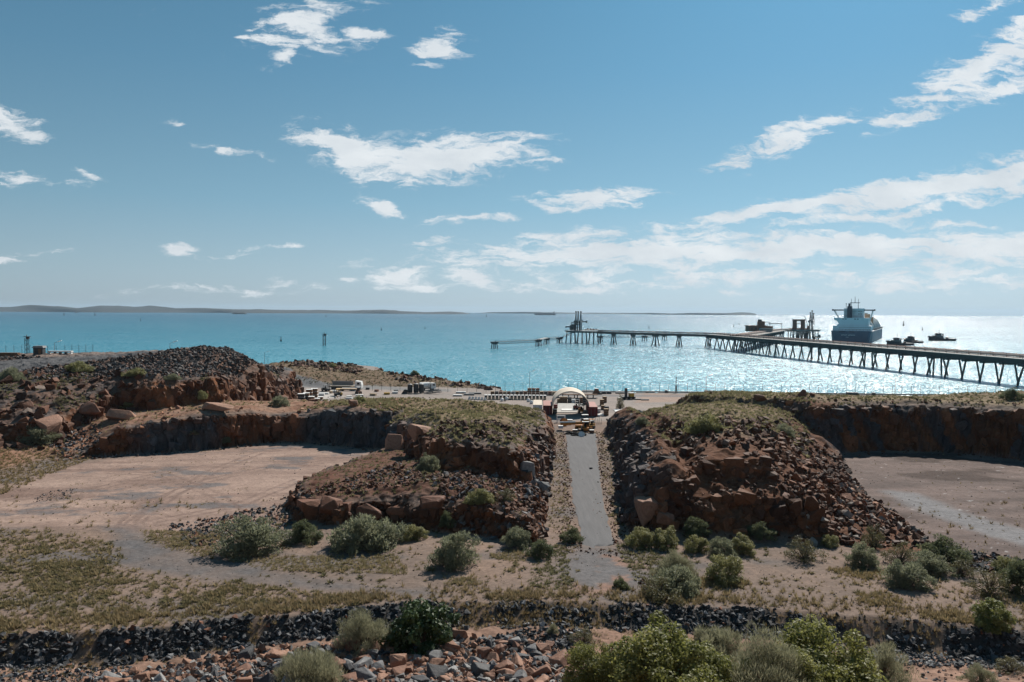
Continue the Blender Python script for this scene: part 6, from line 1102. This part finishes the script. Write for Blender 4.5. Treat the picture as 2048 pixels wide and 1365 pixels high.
for z_ in (37.4, 34.0):
    for x in (7, 9.4): MB().box((x, 21.9, z_), (1.3, .1, .9)).build('porthole', MGL, t_)
for x in (-8.0, 9.2): MB().box((x, 21.85, 33), (.25, .12, 7)).build('pipe_line', MGREY, t_)
MB().box((1, 21.9, 37.6), (22.6, .25, .4)).build('ledge', MGREY, t_); MB().box((1, 21.9, 31.5), (22.6, .3, .35)).build('ledge', MGREY, t_)
bw_ = MB().box((0, 31, 38.8), (49, 5.5, 1.5)).build('bridge_wing', MFUN, S)
for s in (-1, 1): 
    MB().tube((s * 22.0, 31, 38), (s * 17.0, 33, 20 if s > 0 else 29), .95, 6).build('wing_brace', MSHIP, bw_); MB().box((s * 24, 31, 38.9), (1.4, 5.6, 2.0)).build('wing_cab', MFUN, bw_)
fu_ = MB().box((-3.2, 17.5, 36.2), (5.2, 7, 14.6)).build('funnel', MFUN, S); MB().box((-3.6, 17.5, 45.2), (2.4, 3.5, 3.6)).build('funnel_top', MFUN, fu_)
m_ = MB().box((1.6, 30, 47.8), (11.5, .8, .8)); m_.build('mast_yard', MFUN, S)
for x, h0, h1 in ((-2.6, 40.8, 53), (5.4, 40.8, 52.5), (1.6, 47.8, 55.5)): MB().tube((x, 30, h0), (x, 30, h1), .42, 6, .2).build('mast', MFUN, S)
MB().tube((-8.4, 30, 40.6), (-8.4, 30, 46.6), .3, 6).build('radar_post', MFUN, S); MB().box((-8.4, 30, 46.6), (1.3, .6, .8)).build('radar_scanner', MFUN, S)
for z_ in (15.2, 17.6): MB().box((3.5, 8.9, z_), (36, .3, .35)).build('deck_rail', MGREY, S)
for x in range(-18, 20, 4): MB().box((x, 3.0, 14.4), (.25, .25, 1.6)).build('stanchion', MGREY, S)
for x0, w in ((-8, 6.5), (3, 6)): MB().box((x0 - 2, -.02, 12.4), (w, .1, .9)).build('mooring_port', MGL, hu_)
x = -10.0
for grp in (6, 7):        # the ship's name, far too small to read: a row of white letter strokes
    for k in range(grp): MB().box((x, -.12, 8.4 + .12 * ((k * 7) % 3)), (.75, .08, .9)).build('name_letter', MW, hu_); x += 1.12
    x += .9
for k in range(3): MB().box((-5.0 + k * 1.1, -.05, 6.0), (.75, .08, .55)).build('port_letter', MW, hu_)
for yc in (74, 121, 168, 214):
    rg = []
    for k in range(9): a = math.pi / 2 * k / 8; r_ = 21.6 * math.cos(a) + .05; rg.append([(r_ * math.cos(t), yc + r_ * math.sin(t), 13.0 + 19.5 * math.sin(a)) for t in np.linspace(0, 2 * math.pi, 29)[:-1]])
    d_ = MB().loft(rg).build('tank_dome', MDOME, S, True); MB().box((0, yc, 33.2), (5, 6, 1.6)).build('dome_house', MTANW, d_)
    for t in (-.55, .55): 
        rib = MB()
        for k in range(10): a, a2 = math.pi * k / 10, math.pi * (k + 1) / 10; rr_ = 21.9 * math.cos(t); rib.tube((rr_ * math.cos(a), yc + 21.9 * math.sin(t), 13 + 19.7 * math.cos(t) * math.sin(a)), (rr_ * math.cos(a2), yc + 21.9 * math.sin(t), 13 + 19.7 * math.cos(t) * math.sin(a2)), .45, 5)
        rib.build('dome_rib', MSHIP, d_)
MB().box((2, 144, 34.6), (3.4, 150, .9)).build('catwalk', MTANW, S); MB().box((14, 50, 24), (7, 8, 20)).build('cargo_house', MTANW, S); MB().box((16, 96, 22), (5, 7, 16)).build('pipe_tower', MTANW, S)
for y in range(60, 230, 12): MB().box((22.6, y, 14.6), (.9, 3.0, 2.6)).build('deck_fitting', MGREY, S)
MTUG = paint('tug_hull', (.035, .037, .042), .55); MTUGW = paint('tug_house', (.14, .135, .13), .6)
def tug(p, rz, label, L=30.0):
    e = empty('tugboat', p, rz, label, 'tugboat', 'tugboats beside the ship'); rg = []
    for (t, b, zd) in ((0, .72, .085), (.06, .9, .085), (.3, 1, .085), (.5, 1, .095), (.62, 1, .125), (.8, .8, .15), (.93, .42, .175), (1, .06, .19)):
        b *= L * .18; rg.append([(L * (t - .5), -b, zd * L), (L * (t - .5) - (0), -b * .82, 0), (L * (t - .5), 0, -1.0), (L * (t - .5), b * .82, 0), (L * (t - .5), b, zd * L)])
    MB().loft(rg).build('hull', MTUG, e); MB().box((L * .14, 0, L * .15), (L * .30, L * .24, L * .10)).build('deckhouse', MTUGW, e); wh_ = MB().box((L * .13, 0, L * .235), (L * .15, L * .17, L * .085)).build('wheelhouse', MTUGW, e); MB().box((L * .13, 0, L * .245), (L * .155, L * .175, L * .03)).build('window_band', MGL, wh_); MB().box((L * .13, 0, L * .285), (L * .17, L * .19, .3)).build('wheelhouse_roof', MTUGW, wh_)
    for s in (-1, 1): MB().tube((L * .0, s * L * .07, L * .12), (-L * .01, s * L * .07, L * .27), L * .026, 8).build('funnel', MTUG, e)
    ms_ = MB().tube((L * .10, 0, L * .28), (L * .10, 0, L * .48), .22, 6, .1).build('mast', MTUG, e); MB().box((L * .10, 0, L * .39), (.2, L * .09, .2)).build('yard', MTUG, ms_); MB().box((-L * .2, 0, L * .11), (L * .07, L * .1, L * .05)).build('winch', MTUG, e)
    mb = MB()
    for s in (-1, 1):
        for k in range(8): mb.box((L * (-.42 + k * .05), s * L * .165, L * .11), (.12, .12, L * .045))
        mb.box((-L * .24, s * L * .165, L * .13), (L * .38, .1, .12))
    mb.build('bulwark_rail', MTUG, e)
    ring_ = MB()
    for k in range(10): a, a2 = math.pi * (k / 10 - .5), math.pi * ((k + 1) / 10 - .5); ring_.tube((L * .40 + L * .11 * math.cos(a), L * .13 * math.sin(a), L * .15), (L * .40 + L * .11 * math.cos(a2), L * .13 * math.sin(a2), L * .15), .45, 6)
    ring_.build('bow_fender', MBLK, e); return e
p1 = sea_at(1799, 691); tug(p1, math.pi + .05, 'tugboat with low stern nearest the jetty, bow to the left', 29); p2 = sea_at(1825, 686); tug(p2, math.pi / 2 + .3, 'tugboat seen end on between the other two', 27); p3 = sea_at(1883, 682); tug(p3, math.pi + .02, 'dark tugboat furthest right, seen from the side', 34)
q = sea_at(1090, 630.6); e = empty('bulk_carrier', q, 0, 'long grey cargo ship far off on the horizon', 'ship'); L_ = 42 / F * q.y; rg = []
for (t, b) in ((0, .5), (.05, 1), (.9, 1), (.97, .5), (1, .08)): b *= L_ * .07; rg.append([(L_ * (t - .5), -b, L_ * .075), (L_ * (t - .5), -b, -2), (L_ * (t - .5), b, -2), (L_ * (t - .5), b, L_ * .075)])
for r_ in rg: r_[:] = [(-v[0], v[1], v[2]) for v in r_]
MB().loft(rg).build('hull', MTUG, e); MB().box((L_ * .42, 0, L_ * .11), (L_ * .05, L_ * .12, L_ * .09)).build('bridge_house', MGREY, e); MB().box((L_ * .45, 0, L_ * .16), (L_ * .012, L_ * .02, L_ * .05)).build('funnel', MTUG, e)
for k in range(4): MB().box((L_ * (-.3 + .17 * k), 0, L_ * .085), (L_ * .09, L_ * .1, L_ * .02)).build('hatch', MTUG, e)
def buoy(px, py, hpx, label):
    p = sea_at(px, py); s = hpx / F * p.y; e = empty('channel_marker', p, 0, label, 'buoy', 'channel markers'); MB().tube((0, 0, -.1 * s), (0, 0, .30 * s), .20 * s, 10, .16 * s).build('float', MST, e); MB().tube((0, 0, .3 * s), (0, 0, .85 * s), .11 * s, 6, .05 * s).build('mast', MST, e); MB().box((0, 0, .92 * s), (.16 * s, .16 * s, .16 * s)).build('topmark', MST, e)
for px, py, h_, lab in ((562, 683, 9, 'dark buoy in the water left of the two legged beacon'), (128, 631, 6, 'small marker far off in front of the left hills'), (190, 631.5, 6, 'second small marker in front of the left hills'), (281, 642, 5, 'small dark marker below the left hills'), (762.5, 661, 6, 'dark marker on the open water left of centre'), (850, 658, 5, 'small marker on the water near the middle'), (1298, 657, 5, 'small dark marker beyond the trestle'), (1467, 654.5, 5, 'marker beyond the jetty junction'), (1478, 650, 4, 'smaller marker beside the one beyond the junction'), (1845, 661, 6, 'dark marker above the tugboats'), (1807, 652, 9, 'thin pale marker right of the ship'), (973, 634, 5, 'faint marker in front of the thin island'), (652, 634, 5, 'faint marker far left of centre')): buoy(px, py, h_, lab)
q = sea_at(153, 626.5); e = empty('small_boat', q, 0, 'small dark boat in front of the left hills', 'boat'); s = 8 / F * q.y; MB().loft([[(x * s, -b * s, .1 * s), (x * s, -b * s * .6, -.05 * s), (x * s, b * s * .6, -.05 * s), (x * s, b * s, .1 * s)] for x, b in ((-.5, .1), (-.2, .14), (.3, .1), (.5, .01))]).build('hull', MTUG, e); MB().box((-.05 * s, 0, .2 * s), (.18 * s, .14 * s, .22 * s)).build('cabin', MGREY, e); MB().tube((-.05 * s, 0, .2 * s), (-.05 * s, 0, .5 * s), .02 * s, 5).build('mast', MTUG, e)
# ---------------------------------------------------------------- the air over the sea
hz = MB().box((0, 0, 42), (61000, 61000, 220)).mesh('haze'); ho = bpy.data.objects.new('haze', hz); link(ho); tag(ho, 'thin pale sea haze over the bay', 'haze', kind='stuff')
mh = bpy.data.materials.new('haze'); mh.use_nodes = True; nt = mh.node_tree; nt.nodes.clear(); o_ = nt.nodes.new('ShaderNodeOutputMaterial'); v_ = nt.nodes.new('ShaderNodeVolumePrincipled')
v_.inputs['Color'].default_value = (.62, .82, 1.0, 1); v_.inputs['Density'].default_value = 3.0e-5; v_.inputs['Anisotropy'].default_value = .2
nt.links.new(v_.outputs[0], o_.inputs['Volume']); hz.materials.append(mh)
